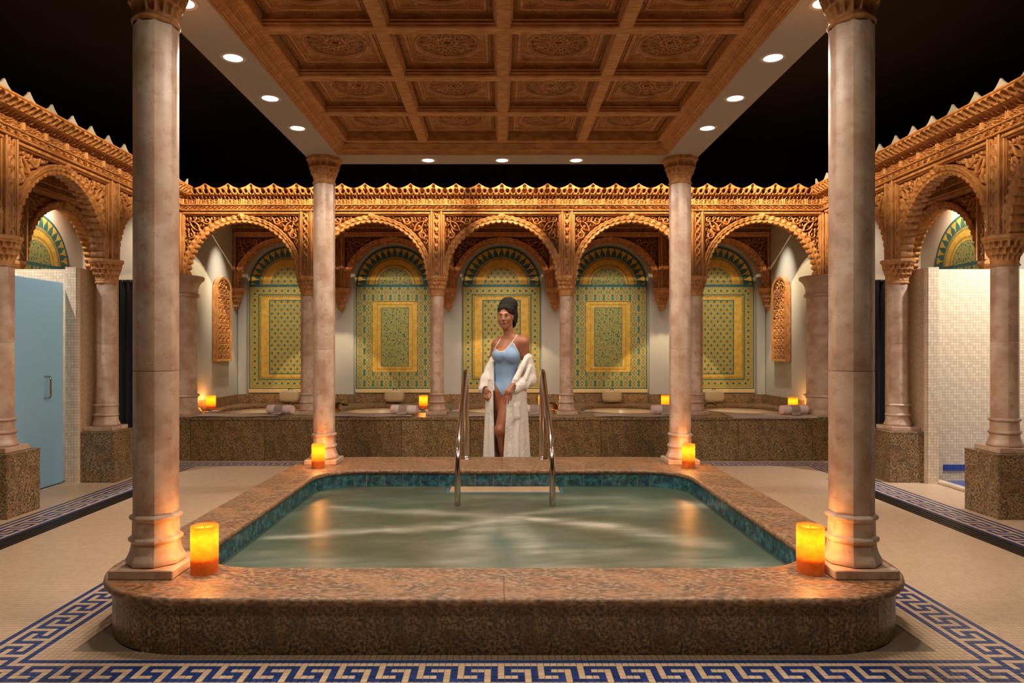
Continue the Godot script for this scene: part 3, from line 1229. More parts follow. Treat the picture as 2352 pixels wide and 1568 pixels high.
# ---------------------------------------------------------------- arcade pieces
func carved_arch(label: String, group: String, at: Vector3, turn: float, sx: float) -> Node3D:
	var wood: Material = M.carved_wood      # inner and outer arches are the same wood; only the lamps differ
	var t := thing("carved_arch", label, "arch", at, turn, group)
	t.scale = Vector3(sx, 1, 1)
	put("spandrel_board", shapes.arch_body, M.carved_wood, t)
	put("frame_moulding", shapes.arch_frame, wood, t)
	put("archivolt", shapes.archivolt, wood, t)
	put("scalloped_edge", shapes.arch_lobes, wood, t)
	put("keystone", shapes.keystone, wood, t)
	put("scrollwork", shapes.scroll, wood, t)
	put("scrollwork", shapes.scroll_mirror, wood, t)
	for q in 30:
		put("soffit_slat", shapes.slat, wood, t, Vector3.ZERO, Basis(Vector3.BACK, deg_to_rad(0.4 + 179.2 * (q + 0.5) / 30.0)))
	return t

func carved_post(label: String, group: String, at: Vector3, turn: float) -> Node3D:
	var t := thing("carved_post", label, "post", at, turn, group)
	put("board", shapes.post, M.carved_wood, t)
	put("interlace", shapes.post_lace, M.carved_wood, t)
	return t

# frieze and stalactite cornice of a given length, its left end at local x = 0, front at local z = 0.09
func cornice(called: String, label: String, length: float, at: Vector3, turn: float, lip: bool, flat := false) -> Node3D:
	var t := thing(called, label, "cornice", at, turn)
	var b := MB.new()
	b.cbox(Vector3(length / 2, 0.04, -0.015), Vector3(length, 0.08, 0.17), 0.004)
	b.cbox(Vector3(length / 2, 0.006, 0.088), Vector3(length, 0.014, 0.044), 0.004)
	b.cbox(Vector3(length / 2, 0.074, 0.088), Vector3(length, 0.014, 0.048), 0.004)
	b.box(Vector3(length / 2, 0.155, -0.045), Vector3(length, 0.15, 0.11))
	put("frieze", b.mesh(), M.carved_wood, t)
	b = MB.new()
	var un := 0.1
	var cnt := int(length / un)
	for s in [-1.0, 1.0]:
		var pl := PackedVector2Array()
		for q in cnt:
			var x := q * un
			var e: float = s * (1.0 if q % 2 == 0 else -1.0)
			pl.append_array(PackedVector2Array([Vector2(x, 0.0405 + e * 0.02), Vector2(x + 0.055, 0.0405 + e * 0.02), Vector2(x + 0.0775, 0.0405)]))
		b.ridge(pl, PackedFloat32Array([0.0048]), 0.068, 0.034, false, 3)
	for s in [-1.0, 1.0]:
		var pl := PackedVector2Array()
		for q in cnt:
			var x := q * un + 0.05
			var e: float = s * (1.0 if q % 2 == 0 else -1.0)
			pl.append_array(PackedVector2Array([Vector2(x, 0.0405 + e * 0.009), Vector2(x + 0.055, 0.0405 + e * 0.009), Vector2(x + 0.0775, 0.0405)]))
		b.ridge(pl, PackedFloat32Array([0.004]), 0.068, 0.03, false, 3)
	put("interlace", b.mesh(), M.carved_wood, t)
	var segs := int(round(length / 0.277))
	var k := length / (segs * 0.277)
	for q in segs:
		put("stalactite", shapes.muqarnas_1 if lip or flat else shapes.muqarnas_0, M.carved_wood, t, Vector3(q * 0.277 * k, 0.08, 0.09), Basis.from_scale(Vector3(k, 1, 1)))
	if lip:
		b = MB.new()
		b.cbox(Vector3(length / 2, 0.262, 0.10), Vector3(length, 0.022, 0.23), 0.006)
		b.cbox(Vector3(length / 2, 0.283, 0.105), Vector3(length, 0.02, 0.25), 0.007)
		put("lip", b.mesh(), M.carved_wood, t)
		var pl := PackedVector2Array()
		pl.append(Vector2(0, 0.27))
		pl.append(Vector2(length, 0.27))
		for q in range(segs, 0, -1):
			for e in 12:
				var s := 1.0 - e / 12.0
				pl.append(Vector2((q - 1 + s) * 0.277 * k, 0.305 + 0.085 * pow(absf(2.0 * s - 1.0), 2.2)))
		pl.append(Vector2(0, 0.39))
		b = MB.new()
		b.extrude(pl, 0.15, 0.168)
		put("crest", b.mesh(), M.crest_grey, t)
	return t

# ---------------------------------------------------------------- columns
func column(called: String, label: String, group: String, at: Vector3, total: float, r: float, plinth: float, k: float, joint: float) -> Node3D:
	var t := thing(called, label, "column", at, 0.0, group)
	var ph := 0.042
	put("plinth", boxmesh(Vector3(plinth, ph, plinth), 0.004, Vector3(0, ph / 2, 0)), M.marble, t)
	var key := "base_%0.3f" % r
	if not shapes.has(key):
		var b := MB.new()
		var pr := PackedVector2Array()
		var q := r / 0.098
		for p in [[0.118, 0.0], [0.125, 0.006], [0.127, 0.016], [0.124, 0.027], [0.116, 0.042], [0.109, 0.06], [0.1045, 0.08], [0.102, 0.1], [0.106, 0.101], [0.1125, 0.106], [0.115, 0.114], [0.115, 0.119], [0.1115, 0.127], [0.104, 0.131], [0.1, 0.135], [0.0985, 0.2], [0.1, 0.205], [0.108, 0.209], [0.1115, 0.216], [0.1115, 0.222], [0.108, 0.229], [0.1, 0.233], [0.097, 0.236]]:
			pr.append(Vector2(p[0] * q * 1.06, p[1] * k))
		b.lathe(pr, 8, true, PI / 8)
		shapes[key] = b.mesh()
	put("base", shapes[key], M.marble, t, Vector3(0, ph, 0))
	var y0 := ph + 0.236 * k
	var y1 := total - 0.245
	for e in [[y0, joint - 0.0012], [joint + 0.0012, y1 + 0.004]]:
		var b := MB.new()
		b.lathe(PackedVector2Array([Vector2(0, e[0]), Vector2(r * 1.035, e[0]), Vector2(r * 1.04, e[0] + 0.003), Vector2(r * 1.04, e[1] - 0.003), Vector2(r * 1.035, e[1]), Vector2(0, e[1])]), 8, true, PI / 8)
		put("shaft", b.mesh(), M.marble, t)
	put("capital", shapes.capital, M.carved_wood, t, Vector3(0, y1, 0), Basis.from_scale(Vector3(r / 0.098, 1, r / 0.098)))
	return t

func corner_column(label: String, group: String, at: Vector3) -> Node3D:
	var t := thing("corner_column", label, "column", at, 0.0, group)
	var b := MB.new()
	b.lathe(PackedVector2Array([Vector2(0.0, 0.0), Vector2(0.265, 0.0), Vector2(0.265, 0.03), Vector2(0.25, 0.045), Vector2(0.245, 0.06), Vector2(0.225, 0.075), Vector2(0.222, 0.21), Vector2(0.24, 0.216), Vector2(0.244, 0.228), Vector2(0.236, 0.24), Vector2(0.212, 0.246)]), 40)
	put("base", b.mesh(), M.marble, t)
	b = MB.new()
	b.lathe(PackedVector2Array([Vector2(0.21, 0.246), Vector2(0.21, 0.85), Vector2(0.207, 0.852), Vector2(0.21, 0.854), Vector2(0.208, 1.44)]), 40)
	put("shaft", b.mesh(), M.marble, t)
	b = MB.new()
	b.lathe(PackedVector2Array([Vector2(0.208, 1.43), Vector2(0.228, 1.435), Vector2(0.24, 1.45), Vector2(0.24, 1.465), Vector2(0.228, 1.478), Vector2(0.218, 1.486), Vector2(0.222, 1.54), Vector2(0.236, 1.585), Vector2(0.262, 1.625), Vector2(0.288, 1.645), Vector2(0.296, 1.66), Vector2(0.296, 1.68), Vector2(0.286, 1.69), Vector2(0.0, 1.69)]), 40)
	put("capital", b.mesh(), M.marble, t)
	return t

# ---------------------------------------------------------------- pool
# rounded rectangle as 4 corner arcs: front-right, back-right, back-left, front-left (local x, z = -depth), n steps each
func round_rect(x: float, d0: float, d1: float, r: float, n: int) -> PackedVector2Array:
	var o := PackedVector2Array()
	for c in [[x - r, d0 + r, -PI / 2], [x - r, d1 - r, 0.0], [-x + r, d1 - r, PI / 2], [-x + r, d0 + r, PI]]:
		for q in n + 1:
			var a: float = c[2] + PI / 2 * q / n
			o.append(Vector2(c[0] + cos(a) * r, c[1] + sin(a) * r))
	return o

func D(p: Vector2, y: float) -> Vector3:
	return Vector3(p.x, y, -p.y)

func build_pool() -> void:
	var pool := thing("spa_pool", "raised granite whirlpool with rounded corners under the carved wooden canopy", "pool")
	var n := 12
	var inn := round_rect(1.57, 3.29, 5.98, 0.38, n)
	var outr := round_rect(1.905, 2.885, 6.70, 0.52, n)
	# coping: four slabs that meet in the middle of each side
	for c in 4:
		var pi := PackedVector2Array()
		var po := PackedVector2Array()
		var b := MB.new()
		var prev: int = ((c + 3) % 4) * (n + 1) + n
		var first: int = c * (n + 1)
		var nxt: int = ((c + 1) % 4) * (n + 1)
		var gap := 0.001
		var mi := (inn[prev] + inn[first]) * 0.5
		var mo := (outr[prev] + outr[first]) * 0.5
		if absf(mi.x) < 0.2: mo.x = mi.x
		else: mo.y = mi.y
		var dir := (inn[first] - inn[prev]).normalized()
		pi.append(mi + dir * gap); po.append(mo + dir * gap)
		for q in n + 1:
			pi.append(inn[first + q]); po.append(outr[first + q])
		mi = (inn[first + n] + inn[nxt]) * 0.5
		mo = (outr[first + n] + outr[nxt]) * 0.5
		if absf(mi.x) < 0.2: mo.x = mi.x
		else: mo.y = mi.y
		dir = (inn[nxt] - inn[first + n]).normalized()
		pi.append(mi - dir * gap); po.append(mo - dir * gap)
		var pts := PackedVector3Array()
		var off := [[1, 0.0, -0.036], [1, 0.008, -0.028], [1, 0.011, -0.018], [1, 0.008, -0.007], [1, 0.0, -0.001], [1, -0.006, 0.0], [0, 0.006, 0.0], [0, 0.0, -0.001], [0, -0.008, -0.007], [0, -0.011, -0.018], [0, -0.008, -0.028], [0, 0.0, -0.036]]
		for e in off:
			for q in pi.size():
				var dd := (po[q] - pi[q]).normalized()
				var p: Vector2 = (po[q] if e[0] == 1 else pi[q]) + dd * e[1]
				pts.append(D(p, RIM_H + e[2]))
		var m := pi.size()
		var rev := PackedVector3Array()
		rev.resize(pts.size())
		for e in off.size():
			for q in m:
				rev[q * off.size() + e] = pts[e * m + q]
		b.grid(rev, m, off.size())
		for q in m - 1:
			b.quad(D(pi[q], RIM_H - 0.036), D(po[q], RIM_H - 0.036), D(po[q + 1], RIM_H - 0.036), D(pi[q + 1], RIM_H - 0.036))
		put("coping_slab", b.mesh(), M.rim_granite, pool)
	# apron: flat slabs on the straight runs, narrow staves round the corners, on a mortar core
	var core := round_rect(1.862, 2.925, 6.66, 0.48, n)
	var face := round_rect(1.88, 2.908, 6.678, 0.5, n)
	var b2 := MB.new()
	for q in core.size():
		var a := core[q]
		var c := core[(q + 1) % core.size()]
		b2.quad(D(a, 0.0), D(c, 0.0), D(c, 0.218), D(a, 0.218))
		b2.quad(D(a, 0.004), D(c, 0.004), D(inn[(q + 1) % inn.size()], 0.004), D(inn[q], 0.004))
	put("mortar_core", b2.mesh(), M.grout, pool)
	for c in 4:
		var f := c * (n + 1)
		for q in range(0, n, 2):
			_stave(pool, [face[f + q], face[f + q + 1], face[f + q + 2]], [core[f + q], core[f + q + 1], core[f + q + 2]])
		var e := (f + n + 1) % face.size()
		var runs := 1 if c == 3 else (2 if c == 1 else 3)
		for k in runs:
			var a0 := face[f + n].lerp(face[e], float(k) / runs)
			var a1 := face[f + n].lerp(face[e], float(k + 1) / runs)
			var c0 := core[f + n].lerp(core[e], float(k) / runs)
			var c1 := core[f + n].lerp(core[e], float(k + 1) / runs)
			_stave(pool, [a0, a1], [c0, c1])
	# inner wall and the band of agate glass tiles
	var wall := round_rect(1.588, 3.272, 5.998, 0.396, n)
	var b3 := MB.new()
	for q in wall.size():
		var a := wall[q]
		var c := wall[(q + 1) % wall.size()]
		b3.quad(D(c, -0.5), D(a, -0.5), D(a, 0.216), D(c, 0.216))
	put("basin_wall", b3.mesh(), M.tile_grout, pool)
	var tl := round_rect(1.58, 3.28, 5.99, 0.39, n)
	var rg := RandomNumberGenerator.new()
	rg.seed = 77
	for c in 4:
		var f := c * (n + 1)
		for q in n:
			if q % 2 == 0:
				_glass_tile(pool, [tl[f + q], tl[f + q + 1], tl[f + q + 2]], rg.randi() % 3)
		var e := (f + n + 1) % tl.size()
		var cnt := int(round(tl[f + n].distance_to(tl[e]) / 0.157))
		for k in cnt:
			_glass_tile(pool, [tl[f + n].lerp(tl[e], float(k) / cnt), tl[f + n].lerp(tl[e], float(k + 1) / cnt)], rg.randi() % 3)
	# entry step, just awash, with a blue nosing
	b3 = MB.new()
	b3.cbox(Vector3(0.02, 0.0545, -5.86), Vector3(0.95, 0.105, 0.24), 0.012)
	var st := put("entry_step", b3.mesh(), mat("step_stone", rgb8(176, 146, 114), 0.5), pool)
	b3 = MB.new()
	b3.cbox(Vector3(0.02, 0.051, -5.733), Vector3(0.985, 0.11, 0.016), 0.004)
	for s in [-1.0, 1.0]:
		b3.cbox(Vector3(0.02 + s * 0.484, 0.051, -5.82), Vector3(0.016, 0.11, 0.16), 0.004)
	put("blue_nosing", b3.mesh(), mat("nosing_blue", rgb8(60, 126, 168), 0.35), st)
	# water
	var w := MB.new()
	var ring := round_rect(1.583, 3.275, 5.995, 0.39, n)
	var cen := Vector2(0, 4.635)
	for q in ring.size():
		var a := ring[q]
		var c := ring[(q + 1) % ring.size()]
		var k := w.v.size()
		w.tri(D(cen, 0.104), D(a, 0.104), D(c, 0.104))
		var uvs := []
		for p in [cen, a, c]:
			uvs.append(Vector2((p.x + 1.6) / 3.2, 0.5 - (p.y - cen.y) / 2.8))
		for e in 3:
			w.u[k + e] = uvs[e]
	tag(put("pool_water", w.mesh(), M.spa_water), "churning pale green water filling the granite whirlpool", "water")

func _stave(parent: Node3D, f: Array, c: Array) -> void:
	var b := MB.new()
	var m := f.size()
	var d0: Vector2 = (f[1] - f[0]).normalized() * 0.0012
	var d1: Vector2 = (f[m - 1] - f[m - 2]).normalized() * 0.0012
	f[0] += d0; c[0] += d0; f[m - 1] -= d1; c[m - 1] -= d1
	for q in m - 1:
		b.quad(D(f[q], 0.002), D(f[q + 1], 0.002), D(f[q + 1], 0.216), D(f[q], 0.216))
	b.quad(D(c[0], 0.002), D(f[0], 0.002), D(f[0], 0.216), D(c[0], 0.216))
	b.quad(D(f[m - 1], 0.002), D(c[m - 1], 0.002), D(c[m - 1], 0.216), D(f[m - 1], 0.216))
	put("apron_panel", b.mesh(), M["granite_%d" % (absi(int(f[0].x * 37.0 + f[0].y * 11.0)) % 3)], parent)

func _glass_tile(parent: Node3D, p: Array, kind: int) -> void:
	var b := MB.new()
	var m := p.size()
	var d0: Vector2 = (p[1] - p[0]).normalized() * 0.0028
	var d1: Vector2 = (p[m - 1] - p[m - 2]).normalized() * 0.0028
	p[0] += d0; p[m - 1] -= d1
	for q in m - 1:
		b.quad(D(p[q + 1], 0.05), D(p[q], 0.05), D(p[q], 0.213), D(p[q + 1], 0.213))
	for e in [0, m - 1]:
		var a: Vector2 = p[e]
		var dd: Vector2 = (p[1] - p[0]).normalized()
		var o := a + Vector2(dd.y, -dd.x) * 0.01
		b.quad(D(a, 0.05), D(o, 0.05), D(o, 0.213), D(a, 0.213))
	put("agate_tile", b.mesh(), M["agate_%d" % kind], parent)

# ---------------------------------------------------------------- mosaic floor
const KEY := ["#####.", "#...#.", "###.#.", "..#.#.", "###.##"]

func key_at(row: int, col: int) -> bool:
	return KEY[row][posmod(col, 6)] == "#"

func is_blue(i: int, j: int) -> bool:
	# band round the pool
	var mi := i if i >= 0 else -1 - i
	var r := maxi(mi - 74, maxi(105 - j, j - 250))
	if r >= 0 and r <= 8:
		if r == 0 or r == 8: return true
		if r >= 2 and r <= 6:
			var side := mi - 74 == r
			return key_at(r - 2, j if side else i)
		return false
	# band along the arcades
	var q := maxi(mi - 127, j - 283)
	if q >= 0 and q <= 10:
		if q == 0 or q == 8 or q == 10: return true
		if q >= 2 and q <= 6:
			return key_at(6 - q, j if mi - 127 == q else i)
	return false

func build_floor() -> void:
	var fl := struct("floor")
	var b := MB.new()
	# mortar bed, open under the basin
	for e in [[-5.4, 5.4, -2.0, 3.27], [-5.4, -1.6, 3.27, 6.0], [1.6, 5.4, 3.27, 6.0], [-5.4, 5.4, 6.0, 10.6]]:
		b.box(Vector3((e[0] + e[1]) / 2, -0.056, -(e[2] + e[3]) / 2), Vector3(e[1] - e[0], 0.1, e[3] - e[2]))
	b.box(Vector3(0, -0.55, -4.635), Vector3(3.3, 0.1, 2.9))
	put("mortar_bed", b.mesh(), M.grout, fl)
	var t := MB.new()
	var h := 0.0125
	var e := 0.0012
	t.quad(Vector3(-h + e, 0, h - e), Vector3(h - e, 0, h - e), Vector3(h - e, 0, -h + e), Vector3(-h + e, 0, -h + e))
	var cs := [Vector2(-h, h), Vector2(h, h), Vector2(h, -h), Vector2(-h, -h)]
	for q in 4:
		var a: Vector2 = cs[q]
		var c: Vector2 = cs[(q + 1) % 4]
		var s := 1.0 - e / h
		t.quad(Vector3(a.x, -0.001, a.y), Vector3(c.x, -0.001, c.y), Vector3(c.x * s, 0, c.y * s), Vector3(a.x * s, 0, a.y * s))
		t.quad(Vector3(a.x, -0.006, a.y), Vector3(c.x, -0.006, c.y), Vector3(c.x, -0.001, c.y), Vector3(a.x, -0.001, a.y))
	var tm := t.mesh()
	var rg := RandomNumberGenerator.new()
	rg.seed = 12
	var beige := []
	for k in 4:
		var m := mat("chip_beige_%d" % k, rgb8(200 + k * 5, 170 + k * 6, 140 + k * 6), 0.34)
		beige.append(m)
	var bluem := []
	for k in 3:
		bluem.append(mat("chip_blue_%d" % k, rgb8(26 + k * 6, 48 + k * 8, 104 + k * 14), 0.3))
	var places := []
	var cols := PackedColorArray()
	var x_drain0 := 3.27
	var x_drain1 := 3.435
	for j in range(92, 296):
		for i in range(-157, 157):
			var x := (i + 0.5) * TILE
			var d := (j + 0.5) * TILE
			if absf(x) < 1.86 and d > 2.95 and d < 6.65: continue
			if absf(x) > x_drain0 and absf(x) < x_drain1 and d < 6.9: continue
			if absf(x) > d * 0.80 + 0.15: continue
			var blue := is_blue(i, j)
			if (j == 99 or j == 100) and absf(x) < 2.0:
				put("mosaic_chip", tm, bluem[rg.randi() % 3] if blue else beige[rg.randi() % 4], fl, P(x, 0.0, d))
				continue
			places.append(Vector3(x, 0.0, -d))
			var k := rg.randf_range(0.92, 1.06)
			var c := Color8(33, 56, 116) if blue else Color8(207, 178, 149)
			if not blue: k += 0.03 * sin(x * 1.7 + d * 2.3)
			var l := c.srgb_to_linear()
			cols.append(Color(l.r * k, l.g * k, l.b * k))
	var mm := MultiMesh.new()
	mm.transform_format = MultiMesh.TRANSFORM_3D
	mm.use_colors = true
	mm.mesh = tm
	mm.instance_count = places.size()
	for q in places.size():
		mm.set_instance_transform(q, Transform3D(Basis.IDENTITY, places[q]))
		mm.set_instance_color(q, cols[q])
	var mi := MultiMeshInstance3D.new()
	mi.name = "mosaic_chips"
	mi.multimesh = mm
	mi.material_override = M.mosaic
	mi.set_meta("kind", "stuff")
	fl.add_child(mi, true)
	# drain channels with slotted covers
	for s in [-1.0, 1.0]:
		var dr := thing("floor_drain", "long dark slotted drain set in the floor beside " + ("the frosted glass shower door" if s < 0 else "the open white tiled shower"), "drain", P(s * 3.352, 0, 4.6))
		b = MB.new()
		b.box(Vector3(0, -0.03, 0.05), Vector3(0.16, 0.02, 4.4))
		put("channel", b.mesh(), M.drain_pit, dr)
		for k in 9:
			b = MB.new()
			var zc := 2.02 - k * 0.49
			for q in 4:
				b.cbox(Vector3(-0.06 + q * 0.04, -0.004, zc), Vector3(0.026, 0.008, 0.484), 0.0015)
			for q in 3:
				b.box(Vector3(0, -0.007, zc - 0.22 + q * 0.22), Vector3(0.146, 0.008, 0.02))
			put("grate", b.mesh(), M.drain_metal, dr)

# ---------------------------------------------------------------- canopy
func build_canopy() -> void:
	var t := thing("coffered_canopy", "square coffered wooden ceiling with pale downlit border above the whirlpool", "canopy")
	var hs := 3.08
	var b := MB.new()
	for e in [[-1.81, -1.51, 2.85, 6.55], [1.51, 1.81, 2.85, 6.55], [-1.51, 1.51, 2.85, 3.2], [-1.51, 1.51, 6.25, 6.55]]:
		b.box(P((e[0] + e[1]) / 2, hs + 0.147, (e[2] + e[3]) / 2), Vector3(e[1] - e[0], 0.294, e[3] - e[2]))
	put("plaster_border", b.mesh(), M.plaster, t)
	b = MB.new()
	b.box(P(0, hs + 0.315, 4.7), Vector3(3.7, 0.04, 3.75))
	put("roof_board", b.mesh(), M.dark_wall, t)
	# reeded moulding on the four sides
	for side in 4:
		b = MB.new()
		for k in 7:
			var ins := 0.012 * k
			var y := hs + 0.015 + 0.0115 * k
			var hw := 0.013 if k != 3 else 0.017
			var x := 1.51 - ins
			var d0 := 3.2 + ins
			var d1 := 6.25 - ins
			var a := [P(-x, y, d1), P(x, y, d1), P(x, y, d0), P(-x, y, d0)]
			var p0: Vector3 = a[side]
			var p1: Vector3 = a[(side + 1) % 4]
			b.tube(PackedVector3Array([p0, p0.lerp(p1, 0.5), p1]), PackedFloat32Array([hw, hw, hw]), 8, false, false)
			var mid := (p0 + p1) * 0.5
			var sz := (p1 - p0).abs() + Vector3(0.014, 0.014, 0.014)
			var outw := Vector3(mid.x, 0, mid.z + 4.7).normalized() * 0.008
			b.box(mid + outw + Vector3(0, 0.004, 0), sz)
		put("reeded_moulding", b.mesh(), M.canopy_wood, t)
	# beams
	var hb := 3.16
	var bl := MB.new()
	_beam_profile(bl, 2.86)
	for x in [-0.71, 0.0, 0.71]:
		put("long_beam", bl.mesh() if not shapes.has("lb") else shapes.lb, M.canopy_wood, t, P(x, hb, 4.70), Basis(Vector3.UP, PI / 2))
	var bt := MB.new()
	_beam_profile(bt, 2.86)
	for d in [3.985, 4.69, 5.395]:
		put("cross_beam", bt.mesh(), M.canopy_wood, t, P(0, hb - 0.002, d))
	# half beams against the moulding
	b = MB.new()
	for s in [-1.0, 1.0]:
		b.cbox(P(s * 1.41, hb + 0.05, 4.7), Vector3(0.05, 0.1, 2.9), 0.006)
	b.cbox(P(0, hb + 0.05, 6.12), Vector3(2.86, 0.1, 0.06), 0.006)
	b.cbox(P(0, hb + 0.05, 3.27), Vector3(2.86, 0.1, 0.06), 0.006)
	put("edge_beam", b.mesh(), M.canopy_wood, t)
	# coffer panels
	_panel_shapes()
	for r in 4:
		for c in 4:
			var pn := put("coffer_panel", shapes.panel_board, M.canopy_wood, t, P(-1.065 + 0.71 * c, hb + 0.085, 3.6325 + 0.705 * r), Basis(Vector3.RIGHT, PI / 2))
			put("leaf_border", shapes.panel_leaf, M.canopy_wood, pn)
			put("square_moulding", shapes.panel_frame, M.canopy_wood, pn)
			put("ring", shapes.panel_ring, M.canopy_wood, pn)
			put("rosette", shapes.panel_rosette, M.canopy_wood, pn)
			put("corner_leaves", shapes.panel_corner, M.canopy_wood, pn)
			put("back_board", shapes.panel_back, M.carved_wood, pn)
	# downlights
	var spots := []
	for d in [3.5, 4.16, 4.83, 5.48]:
		spots.append([-1.645, d]); spots.append([1.645, d])
	for x in [-0.695, 0.0, 0.695]:
		spots.append([x, 6.41]); spots.append([x, 3.03])
	var ring := MB.new()
	ring.lathe(PackedVector2Array([Vector2(0.054, 0.002), Vector2(0.056, -0.004), Vector2(0.064, -0.007), Vector2(0.074, -0.006), Vector2(0.078, 0.0)]), 32)
	var disc := MB.new()
	disc.lathe(PackedVector2Array([Vector2(0.0, -0.003), Vector2(0.056, -0.003), Vector2(0.056, 0.004)]), 28)
	var rm := ring.mesh()
	var dm := disc.mesh()
	for s in spots:
		var edge: bool = absf(s[0]) > 1.0
		var lamp := thing("recessed_downlight", "round downlight in the pale canopy border, " + ("%s from the tubs, %s" % [["fourth", "third", "second", "first"][int((s[1] - 3.4) / 0.66)], hand(s[0])] if edge else ("facing the tub arches, " if s[1] > 5.0 else "farthest from the tubs, ") + ("middle" if s[0] == 0.0 else hand(s[0]))), "downlight", P(s[0], hs, s[1]), 0.0, "downlights in the canopy border")
		put("trim_ring", rm, M.trim_white, lamp)
		put("lamp_lens", dm, M.bulb_white, lamp)
		spot("downlight_beam", P(s[0], hs - 0.012, s[1]), P(s[0] * 0.98, 0, s[1] + (4.7 - s[1]) * 0.03), DOWN_E, 89.0, DOWN_C, 0.05, 0.7, lamp)

func _beam_profile(b: MB, l: float) -> void:
	b.cbox(Vector3(0, 0.05, 0), Vector3(l, 0.1, 0.086), 0.007)
	for s in [-1.0, 1.0]:
		b.cbox(Vector3(0, 0.045, s * 0.046), Vector3(l, 0.012, 0.02), 0.004)
		b.cbox(Vector3(0, 0.026, s * 0.045), Vector3(l, 0.008, 0.012), 0.003)

func _panel_shapes() -> void:
	var b := MB.new()
	var hw := 0.312
	var an := PackedFloat32Array()
	for q in 49: an.append(TAU * q / 48.0)
	for q in 48:
		var p := []
		for a in [an[q], an[q + 1]]:
			p.append([Vector2(cos(a), sin(a)) * 0.192, Vector2(cos(a), sin(a)) * ray_rect(a, hw, hw, hw)])
		b.quad(Vector3(p[0][0].x, p[0][0].y, 0), Vector3(p[0][1].x, p[0][1].y, 0), Vector3(p[1][1].x, p[1][1].y, 0), Vector3(p[1][0].x, p[1][0].y, 0))
		b.quad(Vector3(p[0][0].x, p[0][0].y, -0.08), Vector3(p[0][0].x, p[0][0].y, 0), Vector3(p[1][0].x, p[1][0].y, 0), Vector3(p[1][0].x, p[1][0].y, -0.08))
	shapes.panel_board = b.mesh()
	b = MB.new()
	b.box(Vector3(0, 0, -0.085), Vector3(2 * hw, 2 * hw, 0.02))
	shapes.panel_back = b.mesh()
	b = MB.new()
	for side in 4:
		var rot := Transform2D(side * PI / 2, Vector2.ZERO)
		for q in 28:
			var x := -0.285 + q * 0.0211
			for s in [-1.0, 1.0]:
				b.bar(rot * Vector2(x, 0.289 + s * 0.012), rot * Vector2(x + 0.013, 0.289), 0.0075, 0.0, 0.009, 0.4)
		for y in [0.272, 0.306]:
			b.bar(rot * Vector2(-y, y), rot * Vector2(y, y), 0.006, 0.0, 0.008)
	shapes.panel_leaf = b.mesh()
	b = MB.new()
	for side in 4:
		var rot := Transform2D(side * PI / 2, Vector2.ZERO)
		b.bar(rot * Vector2(-0.252, 0.252), rot * Vector2(0.252, 0.252), 0.026, 0.0, 0.012, 0.35)
		b.bar(rot * Vector2(-0.226, 0.226), rot * Vector2(0.226, 0.226), 0.007, 0.0, 0.009, 0.3)
		b.bar(rot * Vector2(-0.214, 0.214), rot * Vector2(0.214, 0.214), 0.005, 0.0, 0.007, 0.3)
	shapes.panel_frame = b.mesh()
	b = MB.new()
	for e in [[0.199, 0.0095, 0.014], [0.184, 0.004, 0.007]]:
		var pl := PackedVector2Array()
		for q in 56: pl.append(Vector2(cos(TAU * q / 56), sin(TAU * q / 56)) * e[0])
		b.ridge(pl, PackedFloat32Array([e[1]]), -0.002, e[2], true)
	shapes.panel_ring = b.mesh()
	b = MB.new()
	for k in 16:
		var a := TAU * k / 16
		var c := Vector2(cos(a), sin(a)) * 0.142
		var pl := PackedVector2Array()
		for q in 20: pl.append(c + Vector2(cos(TAU * q / 20), sin(TAU * q / 20)) * 0.041)
		b.ridge(pl, PackedFloat32Array([0.0042]), -0.018, 0.016, true, 3)
		var a2 := TAU * (k + 6) / 16
		b.bar(Vector2(cos(a), sin(a)) * 0.146, Vector2(cos(a2), sin(a2)) * 0.146, 0.0075, -0.018, -0.004)
	for k in 8:
		var a := TAU * k / 8
		var a2 := TAU * (k + 3) / 8
		b.bar(Vector2(cos(a), sin(a)) * 0.07, Vector2(cos(a2), sin(a2)) * 0.07, 0.007, -0.018, -0.003)
	shapes.panel_rosette = b.mesh()
	b = MB.new()
	for side in 4:
		var a := PI / 4 + side * PI / 2
		var d := Vector2(cos(a), sin(a))
		var s := Vector2(-d.y, d.x)
		for k in [-1.0, 0.0, 1.0]:
			var root := d * 0.225
			var tip: Vector2 = d * (0.288 if k == 0.0 else 0.262) + s * k * 0.05
			for e in [-1.0, 1.0]:
				var pl := PackedVector2Array()
				var m := (root + tip) * 0.5
				var nn := (tip - root).orthogonal().normalized()
				for q in 7:
					var tt := q / 6.0
					pl.append(root.lerp(tip, tt) + nn * e * 0.013 * sin(PI * tt))
				b.ridge(pl, PackedFloat32Array([0.0045]), 0.0, 0.009, false, 3)
		for k in [-1.0, 1.0]:
			var c: Vector2 = d * 0.24 + s * k * 0.05
			b.ball(Vector3(c.x, c.y, 0.0), Vector3(0.012, 0.012, 0.01), 8, 5)
	shapes.panel_corner = b.mesh()

